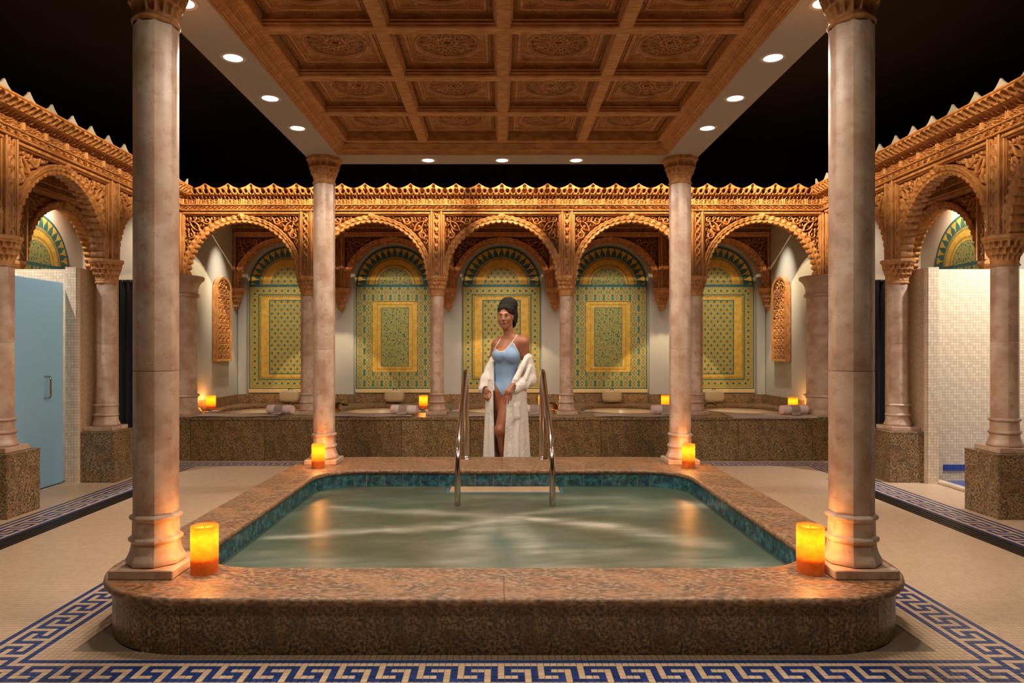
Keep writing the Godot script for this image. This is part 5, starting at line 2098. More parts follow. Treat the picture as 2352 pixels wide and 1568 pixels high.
func build_deckware() -> void:
	# bath mats
	for q in 5:
		var t := thing("bath_mat", ["taupe bath mat on the deck edge of the end bay", "taupe bath mat on the deck edge before an arabesque mural", "taupe bath mat on the deck edge behind the woman"][2 - absi(q - 2)] + ("" if q == 2 else ", " + hand(q - 2)), "mat", P((q - 2) * BAY + 0.02, DECK_H + 0.002, 8.24), 0.0, "bath mats on the tub deck")
		var b := MB.new()
		var pts := PackedVector3Array()
		var wd := 0.5
		for i in 31:
			var x := -wd + 2.0 * wd * i / 30.0
			for j in 14:
				var v := j / 13.0
				var z := -0.19 + 0.46 * v
				var y := 0.006 + 0.003 * sin(x * 9.0 + v * 4.0)
				var hang := 0.258
				if z > hang and q == 4:
					y -= (z - hang) * 1.5
					z = hang + (z - hang) * 0.2
				elif z > 0.244:
					z = 0.244
				pts.append(Vector3(x, y, z))
		var rv := PackedVector3Array()
		for i in 31:
			for j in 14: rv.append(pts[i * 14 + 13 - j])
		b.grid(rv, 31, 14)
		var lowr := PackedVector3Array()
		for i in 31:
			for j in 14: lowr.append(pts[i * 14 + j] - Vector3(0, 0.005, 0))
		b.grid(lowr, 31, 14)
		put("cloth", b.mesh(), M.mat_taupe, t)
	# rolled pink towels in a taupe wrap
	var spots := [[-2.68, 8.27, -0.22], [-1.18, 8.27, -0.28], [0.40, 8.27, -0.1], [1.98, 8.27, 0.05], [3.53, 8.25, 0.1]]
	for q in 5:
		var e: Array = spots[q]
		var t := thing("rolled_towel", ["pink rolled towel in a taupe cloth on the mat by the steel handrail", "pink rolled towel in a taupe cloth before an arabesque mural", "pink rolled towel in a taupe cloth on an end bay mat"][absi(q - 2)] + ("" if q == 2 else ", " + hand(q - 2)), "towel", P(e[0], DECK_H + 0.012, e[1]), e[2], "rolled towels on the tub deck")
		_towel(t, q)
	# bath pillows
	for q in [0, 1, 3, 4]:
		var t := thing("bath_pillow", "beige leather bath pillow leaning on the backsplash " + ("of an end bay" if q == 0 or q == 4 else "under an arabesque mural") + ", " + hand(q - 2), "pillow", P((q - 2) * BAY + [0.07, 0.02, 0, 0.03, -0.06][q], DECK_H, 9.985), 0.0, "bath pillows")
		t.rotation.x = -0.22
		t.position.y += 0.016
		var b := MB.new()
		var pts := PackedVector3Array()
		for i in 40:
			for j in 15:
				var a := TAU * i / 40.0
				var v := PI * j / 14.0 - PI / 2
				var cx := signf(sin(a)) * pow(absf(sin(a)), 0.55)
				var cz := signf(cos(a)) * pow(absf(cos(a)), 0.9)
				var sv := signf(sin(v)) * pow(absf(sin(v)), 0.6)
				var cvv := pow(absf(cos(v)), 0.45)
				var puck := 1.0 + 0.02 * sin(a * 9.0) * cvv
				pts.append(Vector3(cx * cvv * 0.148 * puck, 0.092 + sv * 0.09, cz * cvv * 0.055))
		b.grid(pts, 40, 15, true)
		put("cushion", b.mesh(), M.pillow, t)
		b = MB.new()
		var hp := PackedVector3Array()
		for k in 9:
			var a := PI * k / 8.0
			hp.append(Vector3(cos(a) * 0.026, 0.175 + sin(a) * 0.035, -0.01))
		b.tube(hp, PackedFloat32Array([0.006, 0.006, 0.006, 0.006, 0.006, 0.006, 0.006, 0.006, 0.006]), 6)
		put("loop_handle", b.mesh(), M.leather_dark, t)
	# brass waterfall spouts
	for e in [[-2.63, 8.74, -1.2, "beside the pink towel of the end bay"], [-2.06, 8.78, 1.0, "between a pool column and an arabesque mural tub"], [0.62, 8.78, -1.0, "behind the steel handrail"], [2.24, 8.8, -1.0, "half hidden behind a pool column"], [2.68, 8.74, 1.2, "of the end bay with no candle beside it"]]:
		var t := thing("tub_spout", "broad arched brass tub spout " + e[3], "faucet", P(e[0], DECK_H, e[1]), e[2], "brass tub spouts")
		var b := MB.new()
		var pts := PackedVector3Array()
		for k in 17:
			var a := lerpf(-0.15, PI * 0.78, k / 16.0)
			for s in [[-0.045, 0.0], [0.045, 0.0], [0.045, 0.014], [-0.045, 0.014]]:
				var r: float = 0.085 + s[1]
				pts.append(Vector3(s[0], 0.02 + sin(a) * r, 0.085 - cos(a) * r - 0.085))
		b.grid(pts, 17, 4, false, true)
		put("spout", b.mesh(), M.brass, t)
		b = MB.new()
		b.cbox(Vector3(0, 0.008, -0.09), Vector3(0.12, 0.016, 0.05), 0.004)
		put("base_plate", b.mesh(), M.brass, t)
	# stone soap dishes
	for e in [[-3.66, 8.62, "by the end wall candle"], [-0.99, 8.72, "beside the candle at an arcade column"], [-0.62, 8.72, "between an arcade column and the steel handrail"], [1.06, 8.68, "alone beside an arcade column base"]]:
		var t := thing("soap_dish", "small white stone dish with grey pebble soap " + e[2], "dish", P(e[0], DECK_H, e[1]), 0.2, "stone soap dishes")
		put("slab", boxmesh(Vector3(0.15, 0.012, 0.1), 0.003), M.stone_dish, t, Vector3(0, 0.006, 0))
		put("tray", boxmesh(Vector3(0.1, 0.01, 0.08), 0.003), M.trim_white, t, Vector3(0.03, 0.017, 0))
		var b := MB.new()
		b.ball(Vector3(-0.02, 0.03, 0.0), Vector3(0.034, 0.018, 0.026), 14, 8)
		put("soap", b.mesh(), M.pebble, t)

func _towel(t: Node3D, q: int) -> void:
	var r := 0.055
	var l := 0.33
	var b := MB.new()
	var pr := PackedVector2Array([Vector2(0, -l / 2), Vector2(r - 0.008, -l / 2), Vector2(r, -l / 2 + 0.008), Vector2(r, l / 2 - 0.008), Vector2(r - 0.008, l / 2), Vector2(0, l / 2)])
	b.lathe(pr, 28)
	var lay := Basis(Vector3.FORWARD, PI / 2)
	put("roll", b.mesh(), M.towel_pink, t, Vector3(0, r, 0), lay)
	for s in [-1.0, 1.0]:
		b = MB.new()
		b.lathe(PackedVector2Array([Vector2(r, -0.02), Vector2(r + 0.002, -0.016), Vector2(r + 0.002, 0.016), Vector2(r, 0.02)]), 28)
		put("white_band", b.mesh(), M.trim_white, t, Vector3(s * 0.09, r, 0), lay)
		b = MB.new()
		var sp := PackedVector2Array()
		for k in 60:
			var a := k * 0.36
			sp.append(Vector2(cos(a), sin(a)) * (0.006 + (r - 0.012) * k / 59.0))
		b.ridge(sp, PackedFloat32Array([0.0036]), 0.0, 0.005, false, 3)
		put("rolled_end", b.mesh(), M.towel_pink, t, Vector3(s * l / 2, r, 0), Basis(Vector3.UP, s * PI / 2))
	# taupe cloth folded over the middle
	b = MB.new()
	var pts := PackedVector3Array()
	for i in 9:
		var x := -0.055 + 0.11 * i / 8.0
		for j in 22:
			var v := j / 21.0
			var p: Vector3
			if v < 0.62:
				var a := -0.4 + (v / 0.62) * (PI + 0.75)
				p = Vector3(x, r + sin(a) * (r + 0.005), -cos(a) * (r + 0.005))
			else:
				var k := (v - 0.62) / 0.38
				p = Vector3(x - k * 0.03, 0.003 + 0.02 * (1.0 - k) * (1.0 - k), r * 0.93 + k * 0.07)
			pts.append(p + Vector3(0, 0.002 * sin(i * 1.4 + j * 0.8), 0))
	var rv := PackedVector3Array()
	for i in 9:
		for j in 22: rv.append(pts[i * 22 + 21 - j])
	b.grid(rv, 9, 22)
	b.grid(pts, 9, 22)
	put("taupe_wrap", b.mesh(), M.towel_taupe, t)

# ---------------------------------------------------------------- the woman in the robe
class Field:
	var lo: Vector3
	var c: float
	var nx: int
	var ny: int
	var nz: int
	var f := PackedFloat32Array()

	func _init(a: Vector3, b: Vector3, cell: float) -> void:
		lo = a
		c = cell
		nx = int((b.x - a.x) / c) + 1
		ny = int((b.y - a.y) / c) + 1
		nz = int((b.z - a.z) / c) + 1
		f.resize(nx * ny * nz)
		f.fill(1.0)

	func copy() -> Field:
		var o := Field.new(lo, lo + Vector3(c, c, c), c)
		o.nx = nx; o.ny = ny; o.nz = nz
		o.f = f.duplicate()
		return o

	func _range(a: Vector3, b: Vector3, m: float) -> Array:
		var p := ((a.min(b) - lo) - Vector3(m, m, m)) / c
		var q := ((a.max(b) - lo) + Vector3(m, m, m)) / c
		return [clampi(int(p.x), 0, nx - 1), clampi(int(q.x) + 1, 0, nx - 1), clampi(int(p.y), 0, ny - 1), clampi(int(q.y) + 1, 0, ny - 1), clampi(int(p.z), 0, nz - 1), clampi(int(q.z) + 1, 0, nz - 1)]

	func capsule(a: Vector3, b: Vector3, ra: float, rb: float, k := 0.03) -> void:
		var r := _range(a, b, maxf(ra, rb) + k + 2.0 * c)
		var ab := b - a
		var il := 1.0 / maxf(ab.length_squared(), 1e-9)
		for i in range(r[0], r[1] + 1):
			for j in range(r[2], r[3] + 1):
				var base := (i * ny + j) * nz
				for l in range(r[4], r[5] + 1):
					var p := lo + Vector3(i, j, l) * c - a
					var t := clampf(p.dot(ab) * il, 0.0, 1.0)
					var d := (p - ab * t).length() - (ra + (rb - ra) * t)
					var o := f[base + l]
					var h := maxf(k - absf(o - d), 0.0) / k
					f[base + l] = minf(o, d) - h * h * k * 0.25

	func blob(q: Vector3, rad: Vector3, k := 0.03, bs := Basis.IDENTITY, sub := false) -> void:
		var big := maxf(rad.x, maxf(rad.y, rad.z))
		var r := _range(q, q, big + k + 2.0 * c)
		var inv := bs.transposed()
		var small := minf(rad.x, minf(rad.y, rad.z))
		for i in range(r[0], r[1] + 1):
			for j in range(r[2], r[3] + 1):
				var base := (i * ny + j) * nz
				for l in range(r[4], r[5] + 1):
					var p := inv * (lo + Vector3(i, j, l) * c - q)
					var u := Vector3(p.x / rad.x, p.y / rad.y, p.z / rad.z)
					var k0 := u.length()
					var g := Vector3(u.x / rad.x, u.y / rad.y, u.z / rad.z).length()
					var d := (k0 * (k0 - 1.0) / g) if g > 1e-6 else -small
					var o := f[base + l]
					if sub:
						d = -d
						var h := maxf(k - absf(o - d), 0.0) / k
						f[base + l] = maxf(o, d) + h * h * k * 0.25
					else:
						var h := maxf(k - absf(o - d), 0.0) / k
						f[base + l] = minf(o, d) - h * h * k * 0.25

	func at(p: Vector3) -> float:
		var q := (p - lo) / c
		var i := clampi(int(q.x), 0, nx - 2)
		var j := clampi(int(q.y), 0, ny - 2)
		var l := clampi(int(q.z), 0, nz - 2)
		var u := q - Vector3(i, j, l)
		var s := 0.0
		for e in 8:
			var w := (u.x if e & 1 else 1.0 - u.x) * (u.y if e & 2 else 1.0 - u.y) * (u.z if e & 4 else 1.0 - u.z)
			s += w * f[((i + (e & 1)) * ny + j + ((e >> 1) & 1)) * nz + l + ((e >> 2) & 1)]
		return s

	func front(x: float, y: float) -> float:     # z of the surface seen from the front
		var z := lo.z + (nz - 2) * c
		while z > lo.z + c and at(Vector3(x, y, z)) > 0.0:
			z -= c * 0.5
		return z

	func mesh_into(b: MB, level := 0.0) -> void:
		var ids := PackedInt32Array()
		ids.resize(nx * ny * nz)
		ids.fill(-1)
		var start := b.v.size()
		var sy := nz
		var sx := ny * nz
		var offs := PackedInt32Array([0, sx, sy, sx + sy, 1, sx + 1, sy + 1, sx + sy + 1])
		for i in nx - 1:
			for j in ny - 1:
				var base := (i * ny + j) * nz
				for l in nz - 1:
					var q := base + l
					var v0 := f[q] - level
					if absf(v0) > c * 3.0:
						continue
					var mask := 0
					var s := PackedFloat32Array([0, 0, 0, 0, 0, 0, 0, 0])
					for e in 8:
						s[e] = f[q + offs[e]] - level
						if s[e] < 0.0: mask |= 1 << e
					if mask == 0 or mask == 255:
						continue
					var acc := Vector3.ZERO
					var cnt := 0
					for ed in [[0, 1], [2, 3], [4, 5], [6, 7], [0, 2], [1, 3], [4, 6], [5, 7], [0, 4], [1, 5], [2, 6], [3, 7]]:
						var a: int = ed[0]
						var d: int = ed[1]
						if (s[a] < 0.0) != (s[d] < 0.0):
							var t := s[a] / (s[a] - s[d])
							var pa := Vector3(a & 1, (a >> 1) & 1, (a >> 2) & 1)
							var pd := Vector3(d & 1, (d >> 1) & 1, (d >> 2) & 1)
							acc += pa.lerp(pd, t)
							cnt += 1
					var g := Vector3(s[1] + s[3] + s[5] + s[7] - s[0] - s[2] - s[4] - s[6], s[2] + s[3] + s[6] + s[7] - s[0] - s[1] - s[4] - s[5], s[4] + s[5] + s[6] + s[7] - s[0] - s[1] - s[2] - s[3])
					ids[q] = b.v.size()
					b.v.append(lo + (Vector3(i, j, l) + acc / cnt) * c)
					b.n.append(g.normalized())
					b.u.append(Vector2.ZERO)
		for i in range(1, nx - 1):
			for j in range(1, ny - 1):
				var base := (i * ny + j) * nz
				for l in range(1, nz - 1):
					var q := base + l
					if ids[q] < 0:
						continue
					var in0 := f[q] < level
					if in0 != (f[q + sx] < level):
						_face(b, ids, q, q - sy, q - sy - 1, q - 1, in0)
					if in0 != (f[q + sy] < level):
						_face(b, ids, q, q - 1, q - 1 - sx, q - sx, in0)
					if in0 != (f[q + 1] < level):
						_face(b, ids, q, q - sx, q - sx - sy, q - sy, in0)

	func _face(b: MB, ids: PackedInt32Array, q0: int, q1: int, q2: int, q3: int, flip: bool) -> void:
		var i0 := ids[q0]
		var i1 := ids[q1]
		var i2 := ids[q2]
		var i3 := ids[q3]
		if i1 < 0 or i2 < 0 or i3 < 0:
			return
		var nn := (b.v[i1] - b.v[i0]).cross(b.v[i2] - b.v[i0])
		if nn.dot(b.n[i0] + b.n[i1] + b.n[i2] + b.n[i3]) > 0.0:
			b.ix.append_array(PackedInt32Array([i0, i2, i1, i0, i3, i2]))
		else:
			b.ix.append_array(PackedInt32Array([i0, i1, i2, i0, i2, i3]))


func neck_y(x: float) -> float:
	var k := [[-0.3, 1.22], [-0.135, 1.285], [-0.105, 1.315], [-0.066, 1.279], [-0.02, 1.281], [0.03, 1.325], [0.068, 1.375], [0.085, 1.36], [0.15, 1.245], [0.3, 1.2]]
	for q in k.size() - 1:
		if x <= k[q + 1][0]:
			return lerpf(k[q][1], k[q + 1][1], clampf((x - k[q][0]) / (k[q + 1][0] - k[q][0]), 0, 1))
	return 1.2

func leg_y(x: float) -> float:
	var d := x + 0.018
	return 0.836 + (maxf(0.0, -d - 0.012) * 1.5 if d < 0.0 else maxf(0.0, d - 0.012) * 1.15)

func build_person() -> void:
	var skin := mat("skin", rgb8(166, 106, 78), 0.42)
	skin.subsurf_scatter_enabled = true
	skin.subsurf_scatter_strength = 0.12
	mat("swimsuit_blue", rgb8(136, 168, 204), 0.7)
	mat("piping_white", rgb8(232, 224, 216), 0.7)
	var terry := mat("terry_white", rgb8(238, 232, 226), 0.95)
	terry.rim_enabled = true
	terry.rim = 0.4
	var pile := Image.create_from_data(256, 256, false, Image.FORMAT_L8, noise_bytes(41, 0.09, 256, FastNoiseLite.TYPE_SIMPLEX_SMOOTH, 3))
	pile.bump_map_to_normal_map(6.0)
	terry.normal_enabled = true
	terry.normal_scale = 0.9
	terry.normal_texture = ImageTexture.create_from_image(pile)
	terry.uv1_triplanar = true
	terry.uv1_scale = Vector3(7, 7, 7)
	var hairm := mat("hair_dark", rgb8(26, 18, 14), 0.8)
	hairm.normal_enabled = true
	hairm.normal_scale = 1.5
	hairm.normal_texture = terry.normal_texture
	hairm.uv1_triplanar = true
	hairm.uv1_scale = Vector3(7, 7, 7)
	var t := thing("person", "woman with high curly dark hair, pale blue swimsuit and white robe slipped off her shoulders", "person", P(0.031, 0.0, 6.95))
	# torso
	var fd := Field.new(Vector3(-0.30, -0.02, -0.24), Vector3(0.34, 1.60, 0.28), 0.0095)
	fd.blob(Vector3(0.028, 0.925, -0.02), Vector3(0.15, 0.115, 0.112), 0.05)
	fd.blob(Vector3(0.005, 1.08, -0.01), Vector3(0.106, 0.15, 0.086), 0.06)
	fd.blob(Vector3(0.032, 1.25, -0.015), Vector3(0.128, 0.15, 0.1), 0.05)
	fd.capsule(Vector3(-0.07, 1.352, -0.06), Vector3(0.18, 1.375, 0.02), 0.056, 0.056, 0.05)
	fd.blob(Vector3(-0.066, 1.245, 0.066), Vector3(0.062, 0.064, 0.062), 0.025)
	fd.blob(Vector3(0.064, 1.235, 0.082), Vector3(0.068, 0.066, 0.064), 0.025)
	fd.capsule(Vector3(-0.012, 0.88, 0.03), Vector3(-0.01, 0.86, 0.0), 0.045, 0.05, 0.05)
	fd.capsule(Vector3(0.05, 1.38, -0.025), Vector3(0.03, 1.56, 0.0), 0.05, 0.045, 0.04)
	fd.capsule(Vector3(0.05, 1.435, -0.03), Vector3(0.17, 1.395, 0.01), 0.034, 0.04, 0.05)
	fd.capsule(Vector3(0.04, 1.43, -0.03), Vector3(-0.06, 1.375, -0.06), 0.034, 0.04, 0.05)
	# legs: the far one straight, the near one bent forward across it
	fd.capsule(Vector3(-0.055, 0.88, -0.01), Vector3(-0.035, 0.51, -0.03), 0.092, 0.056, 0.035)
	fd.capsule(Vector3(-0.035, 0.51, -0.03), Vector3(-0.02, 0.30, -0.075), 0.054, 0.05, 0.03)
	fd.capsule(Vector3(-0.02, 0.30, -0.075), Vector3(-0.02, 0.09, -0.09), 0.049, 0.034, 0.03)
	fd.capsule(Vector3(-0.02, 0.05, -0.10), Vector3(-0.05, 0.03, 0.07), 0.036, 0.028, 0.03)
	fd.capsule(Vector3(0.075, 0.875, 0.01), Vector3(-0.052, 0.505, 0.125), 0.098, 0.054, 0.035)
	fd.blob(Vector3(-0.058, 0.495, 0.142), Vector3(0.04, 0.05, 0.04), 0.03)
	fd.capsule(Vector3(-0.05, 0.49, 0.115), Vector3(-0.012, 0.30, 0.06), 0.05, 0.049, 0.03)
	fd.capsule(Vector3(-0.012, 0.30, 0.06), Vector3(0.004, 0.09, 0.03), 0.048, 0.034, 0.03)
	fd.capsule(Vector3(0.004, 0.05, 0.02), Vector3(-0.03, 0.03, 0.18), 0.036, 0.028, 0.03)
	var suit := fd.copy()
	# arms
	fd.capsule(Vector3(0.192, 1.375, 0.03), Vector3(0.226, 1.09, -0.02), 0.052, 0.040, 0.03)
	fd.capsule(Vector3(0.226, 1.09, -0.02), Vector3(0.075, 0.945, 0.125), 0.038, 0.026, 0.03)
	fd.capsule(Vector3(-0.088, 1.35, -0.065), Vector3(-0.15, 1.09, -0.10), 0.048, 0.038, 0.03)
	fd.capsule(Vector3(-0.15, 1.09, -0.10), Vector3(-0.195, 0.925, 0.03), 0.036, 0.026, 0.03)
	var body := MB.new()
	fd.mesh_into(body)
	_hands(body)
	var face := Vector3(0.003, 1.638, 0.01)
	var turn := Basis(Vector3.UP, -0.22) * Basis(Vector3.RIGHT, 0.04)
	_head(body, face, turn)
	put("body", body.mesh(), skin, t)
	# swimsuit cut from the torso, with white piping and straps
	for i in suit.nx:
		for j in suit.ny:
			var p := suit.lo + Vector3(i, j, 0) * suit.c
			var g := maxf((p.y - neck_y(p.x)) * 0.7, (leg_y(p.x) - p.y) * 0.55)
			for l in suit.nz:
				var q := (i * suit.ny + j) * suit.nz + l
				suit.f[q] = maxf(suit.f[q] - 0.006, g)
	var sm := MB.new()
	suit.mesh_into(sm)
	var sw := put("swimsuit", sm.mesh(), M.swimsuit_blue, t)
	for line in [[-0.118, 0.146, false], [-0.112, -0.03, true]]:
		var path := PackedVector3Array()
		for q in 33:
			var x: float = lerpf(line[0], line[1], q / 32.0)
			var y := neck_y(x) if not line[2] else leg_y(x)
			path.append(Vector3(x, y, fd.front(x, y) + 0.006))
		if line[2]:
			continue
		var b := MB.new()
		var rr := PackedFloat32Array()
		rr.resize(33)
		rr.fill(0.0052)
		b.tube(path, rr, 7)
		put("piping", b.mesh(), M.piping_white, sw)
	for st in [[Vector2(0.07, 1.374), Vector2(0.122, 1.447)], [Vector2(-0.104, 1.316), Vector2(-0.045, 1.412)]]:
		var path := PackedVector3Array()
		for q in 10:
			var p: Vector2 = st[0].lerp(st[1], q / 9.0)
			path.append(Vector3(p.x, p.y, fd.front(p.x, p.y) + 0.004))
		var b := MB.new()
		var rr := PackedFloat32Array()
		rr.resize(10)
		rr.fill(0.0055)
		b.tube(path, rr, 7)
		put("strap", b.mesh(), M.piping_white, sw)
	# hair
	var hf := Field.new(Vector3(-0.13, 1.46, -0.22), Vector3(0.19, 1.88, 0.16), 0.0065)
	hf.blob(Vector3(0.036, 1.762, -0.03), Vector3(0.094, 0.078, 0.095), 0.03)
	hf.blob(Vector3(0.012, 1.705, -0.008), Vector3(0.09, 0.072, 0.106), 0.02)
	hf.blob(Vector3(0.072, 1.655, -0.055), Vector3(0.062, 0.105, 0.075), 0.03)
	hf.blob(Vector3(0.06, 1.575, -0.06), Vector3(0.05, 0.06, 0.05), 0.03)
	hf.blob(face + turn * Vector3(0.0, -0.052, 0.085), Vector3(0.068, 0.132, 0.1), 0.01, turn, true)
	hf.blob(face + turn * Vector3(0.02, -0.1, 0.0), Vector3(0.07, 0.09, 0.085), 0.012, turn, true)
	var ns := FastNoiseLite.new()
	ns.seed = 3
	ns.frequency = 34.0
	ns.fractal_octaves = 2
	for i in hf.nx:
		for j in hf.ny:
			for l in hf.nz:
				var q := (i * hf.ny + j) * hf.nz + l
				if absf(hf.f[q]) < 0.03:
					var p := hf.lo + Vector3(i, j, l) * hf.c
					hf.f[q] += ns.get_noise_3dv(p) * 0.006
	var hb := MB.new()
	hf.mesh_into(hb)
	put("hair", hb.mesh(), hairm, t)
	# eyes, brows, lips, ring
	mat("eye_white", rgb8(214, 200, 190), 0.25)
	mat("iris_dark", rgb8(30, 18, 12), 0.2)
	mat("brow", rgb8(44, 26, 18), 0.8)
	mat("lip", rgb8(150, 78, 66), 0.4)
	for s in [-1.0, 1.0]:
		var b := MB.new()
		b.ball(Vector3.ZERO, Vector3(0.0135, 0.0075, 0.008), 14, 9)
		var ey := put("eye", b.mesh(), M.eye_white, t, face + turn * Vector3(s * 0.0295, 0.004, 0.0795), turn)
		b = MB.new()
		b.ball(Vector3(-0.001, 0, 0.0045), Vector3(0.0062, 0.0066, 0.0045), 12, 8)
		put("iris", b.mesh(), M.iris_dark, ey)
		b = MB.new()
		var lid := PackedVector3Array()
		var br := PackedVector3Array()
		for q in 9:
			var u := -1.0 + q / 4.0
			lid.append(Vector3(u * 0.0155, 0.0035 + 0.0045 * (1.0 - u * u), 0.0065 - 0.004 * u * u))
			br.append(Vector3(u * 0.019, 0.0195 + 0.0045 * (1.0 - u * u) + s * u * 0.0018, 0.0125 - 0.006 * maxf(0.0, s * u)))
		b.tube(lid, PackedFloat32Array([0.0012, 0.0018, 0.0022, 0.0024, 0.0024, 0.0024, 0.0022, 0.0018, 0.0012]), 6)
		put("lashes", b.mesh(), M.iris_dark, ey)
		b = MB.new()
		b.tube(br, PackedFloat32Array([0.0014, 0.0024, 0.003, 0.0032, 0.0032, 0.003, 0.0026, 0.002, 0.0012]), 6, false, true, 1.0)
		put("eyebrow", b.mesh(), M.brow, t, face + turn * Vector3(s * 0.0295, 0.004, 0.0795), turn)
	var lb := MB.new()
	for e in [[-0.0615, 0.0036, 0.0035], [-0.0690, 0.0046, -0.001]]:
		var lp := PackedVector3Array()
		for q in 9:
			var u := -1.0 + q / 4.0
			lp.append(Vector3(u * 0.0235, e[0] + 0.0085 * u * u, 0.0955 - 0.013 * u * u))
		lb.tube(lp, PackedFloat32Array([0.0008, e[1] * 0.7, e[1], e[1], e[1] * 0.95, e[1], e[1], e[1] * 0.7, 0.0008]), 7)
	put("lips", lb.mesh(), M.lip, t, face, turn)
	_robe(t)

func _hands(body: MB) -> void:
	# [wrist, [finger chains], thumb chain]
	var sets := [
		[Vector3(0.072, 0.945, 0.145), Vector3(0.034, 0.885, 0.188), [
			[Vector3(0.008, 0.878, 0.195), Vector3(-0.006, 0.835, 0.202), Vector3(-0.016, 0.792, 0.192)],
			[Vector3(0.028, 0.870, 0.198), Vector3(0.014, 0.818, 0.205), Vector3(0.002, 0.765, 0.194)],
			[Vector3(0.047, 0.872, 0.195), Vector3(0.038, 0.822, 0.200), Vector3(0.028, 0.770, 0.190)],
			[Vector3(0.064, 0.880, 0.188), Vector3(0.060, 0.838, 0.192), Vector3(0.054, 0.798, 0.184)]],
			[Vector3(0.04, 0.92, 0.180), Vector3(0.006, 0.898, 0.202), Vector3(-0.010, 0.862, 0.208)]],
		[Vector3(-0.195, 0.925, 0.03), Vector3(-0.186, 0.885, 0.055), [
			[Vector3(-0.164, 0.872, 0.072), Vector3(-0.146, 0.832, 0.092), Vector3(-0.150, 0.803, 0.078)],
			[Vector3(-0.180, 0.862, 0.072), Vector3(-0.166, 0.816, 0.094), Vector3(-0.158, 0.786, 0.080)],
			[Vector3(-0.195, 0.862, 0.064), Vector3(-0.188, 0.812, 0.085), Vector3(-0.172, 0.782, 0.076)],
			[Vector3(-0.208, 0.868, 0.054), Vector3(-0.208, 0.824, 0.068), Vector3(-0.196, 0.796, 0.064)]],
			[Vector3(-0.18, 0.905, 0.065), Vector3(-0.148, 0.880, 0.088), Vector3(-0.136, 0.848, 0.092)]],
	]
	for s in sets:
		var w: Vector3 = s[0]
		var fd := Field.new(w + Vector3(-0.13, -0.2, -0.06), w + Vector3(0.09, 0.05, 0.12), 0.0042)
		fd.capsule(w, s[1], 0.026, 0.028, 0.02)
		for ch in s[2]:
			fd.capsule(w.lerp(s[1], 0.6), ch[0], 0.017, 0.0125, 0.014)
		for k in 4:
			var ch: Array = s[2][k]
			var r: float = [0.0088, 0.0092, 0.0088, 0.0078][k]
			fd.capsule(ch[0], ch[1], r * 1.08, r, 0.004)
			fd.capsule(ch[1], ch[2], r, r * 0.82, 0.004)
		var th: Array = s[3]
		fd.capsule(th[0], th[1], 0.015, 0.0105, 0.012)
		fd.capsule(th[1], th[2], 0.0105, 0.009, 0.004)
		fd.mesh_into(body)

func _head(body: MB, o: Vector3, bs: Basis) -> void:
	var fd := Field.new(o + Vector3(-0.125, -0.2, -0.14), o + Vector3(0.125, 0.15, 0.13), 0.0042)
	var at := func(p: Vector3) -> Vector3: return o + bs * p
	fd.blob(at.call(Vector3(0, 0.035, -0.018)), Vector3(0.074, 0.094, 0.092), 0.03, bs)
	fd.blob(at.call(Vector3(0, -0.026, 0.022)), Vector3(0.059, 0.084, 0.066), 0.03, bs)
	fd.blob(at.call(Vector3(0, -0.098, 0.054)), Vector3(0.024, 0.019, 0.022), 0.03, bs)
	for s in [-1.0, 1.0]:
		fd.blob(at.call(Vector3(s * 0.036, -0.03, 0.052)), Vector3(0.027, 0.026, 0.022), 0.03, bs)
		fd.capsule(at.call(Vector3(s * 0.052, -0.06, 0.0)), at.call(Vector3(s * 0.012, -0.1, 0.05)), 0.022, 0.02, 0.03)
		fd.blob(at.call(Vector3(s * 0.03, 0.004, 0.092)), Vector3(0.017, 0.0105, 0.014), 0.012, bs, true)
		fd.blob(at.call(Vector3(s * 0.074, -0.008, -0.012)), Vector3(0.010, 0.03, 0.019), 0.008, bs)
		fd.blob(at.call(Vector3(s * 0.011, -0.036, 0.097)), Vector3(0.009, 0.007, 0.009), 0.008, bs)
	fd.capsule(at.call(Vector3(-0.032, 0.022, 0.074)), at.call(Vector3(0.032, 0.022, 0.074)), 0.011, 0.011, 0.02)
	fd.capsule(at.call(Vector3(0, 0.014, 0.083)), at.call(Vector3(0, -0.03, 0.104)), 0.0085, 0.0115, 0.012)
	fd.capsule(at.call(Vector3(-0.018, -0.064, 0.084)), at.call(Vector3(0.018, -0.064, 0.084)), 0.009, 0.009, 0.014)
	fd.capsule(at.call(Vector3(0.0, -0.06, -0.02)), Vector3(0.042, 1.455, -0.015), 0.048, 0.05, 0.03)
	fd.mesh_into(body)

var loops: FastNoiseLite      # the looped pile of the towelling

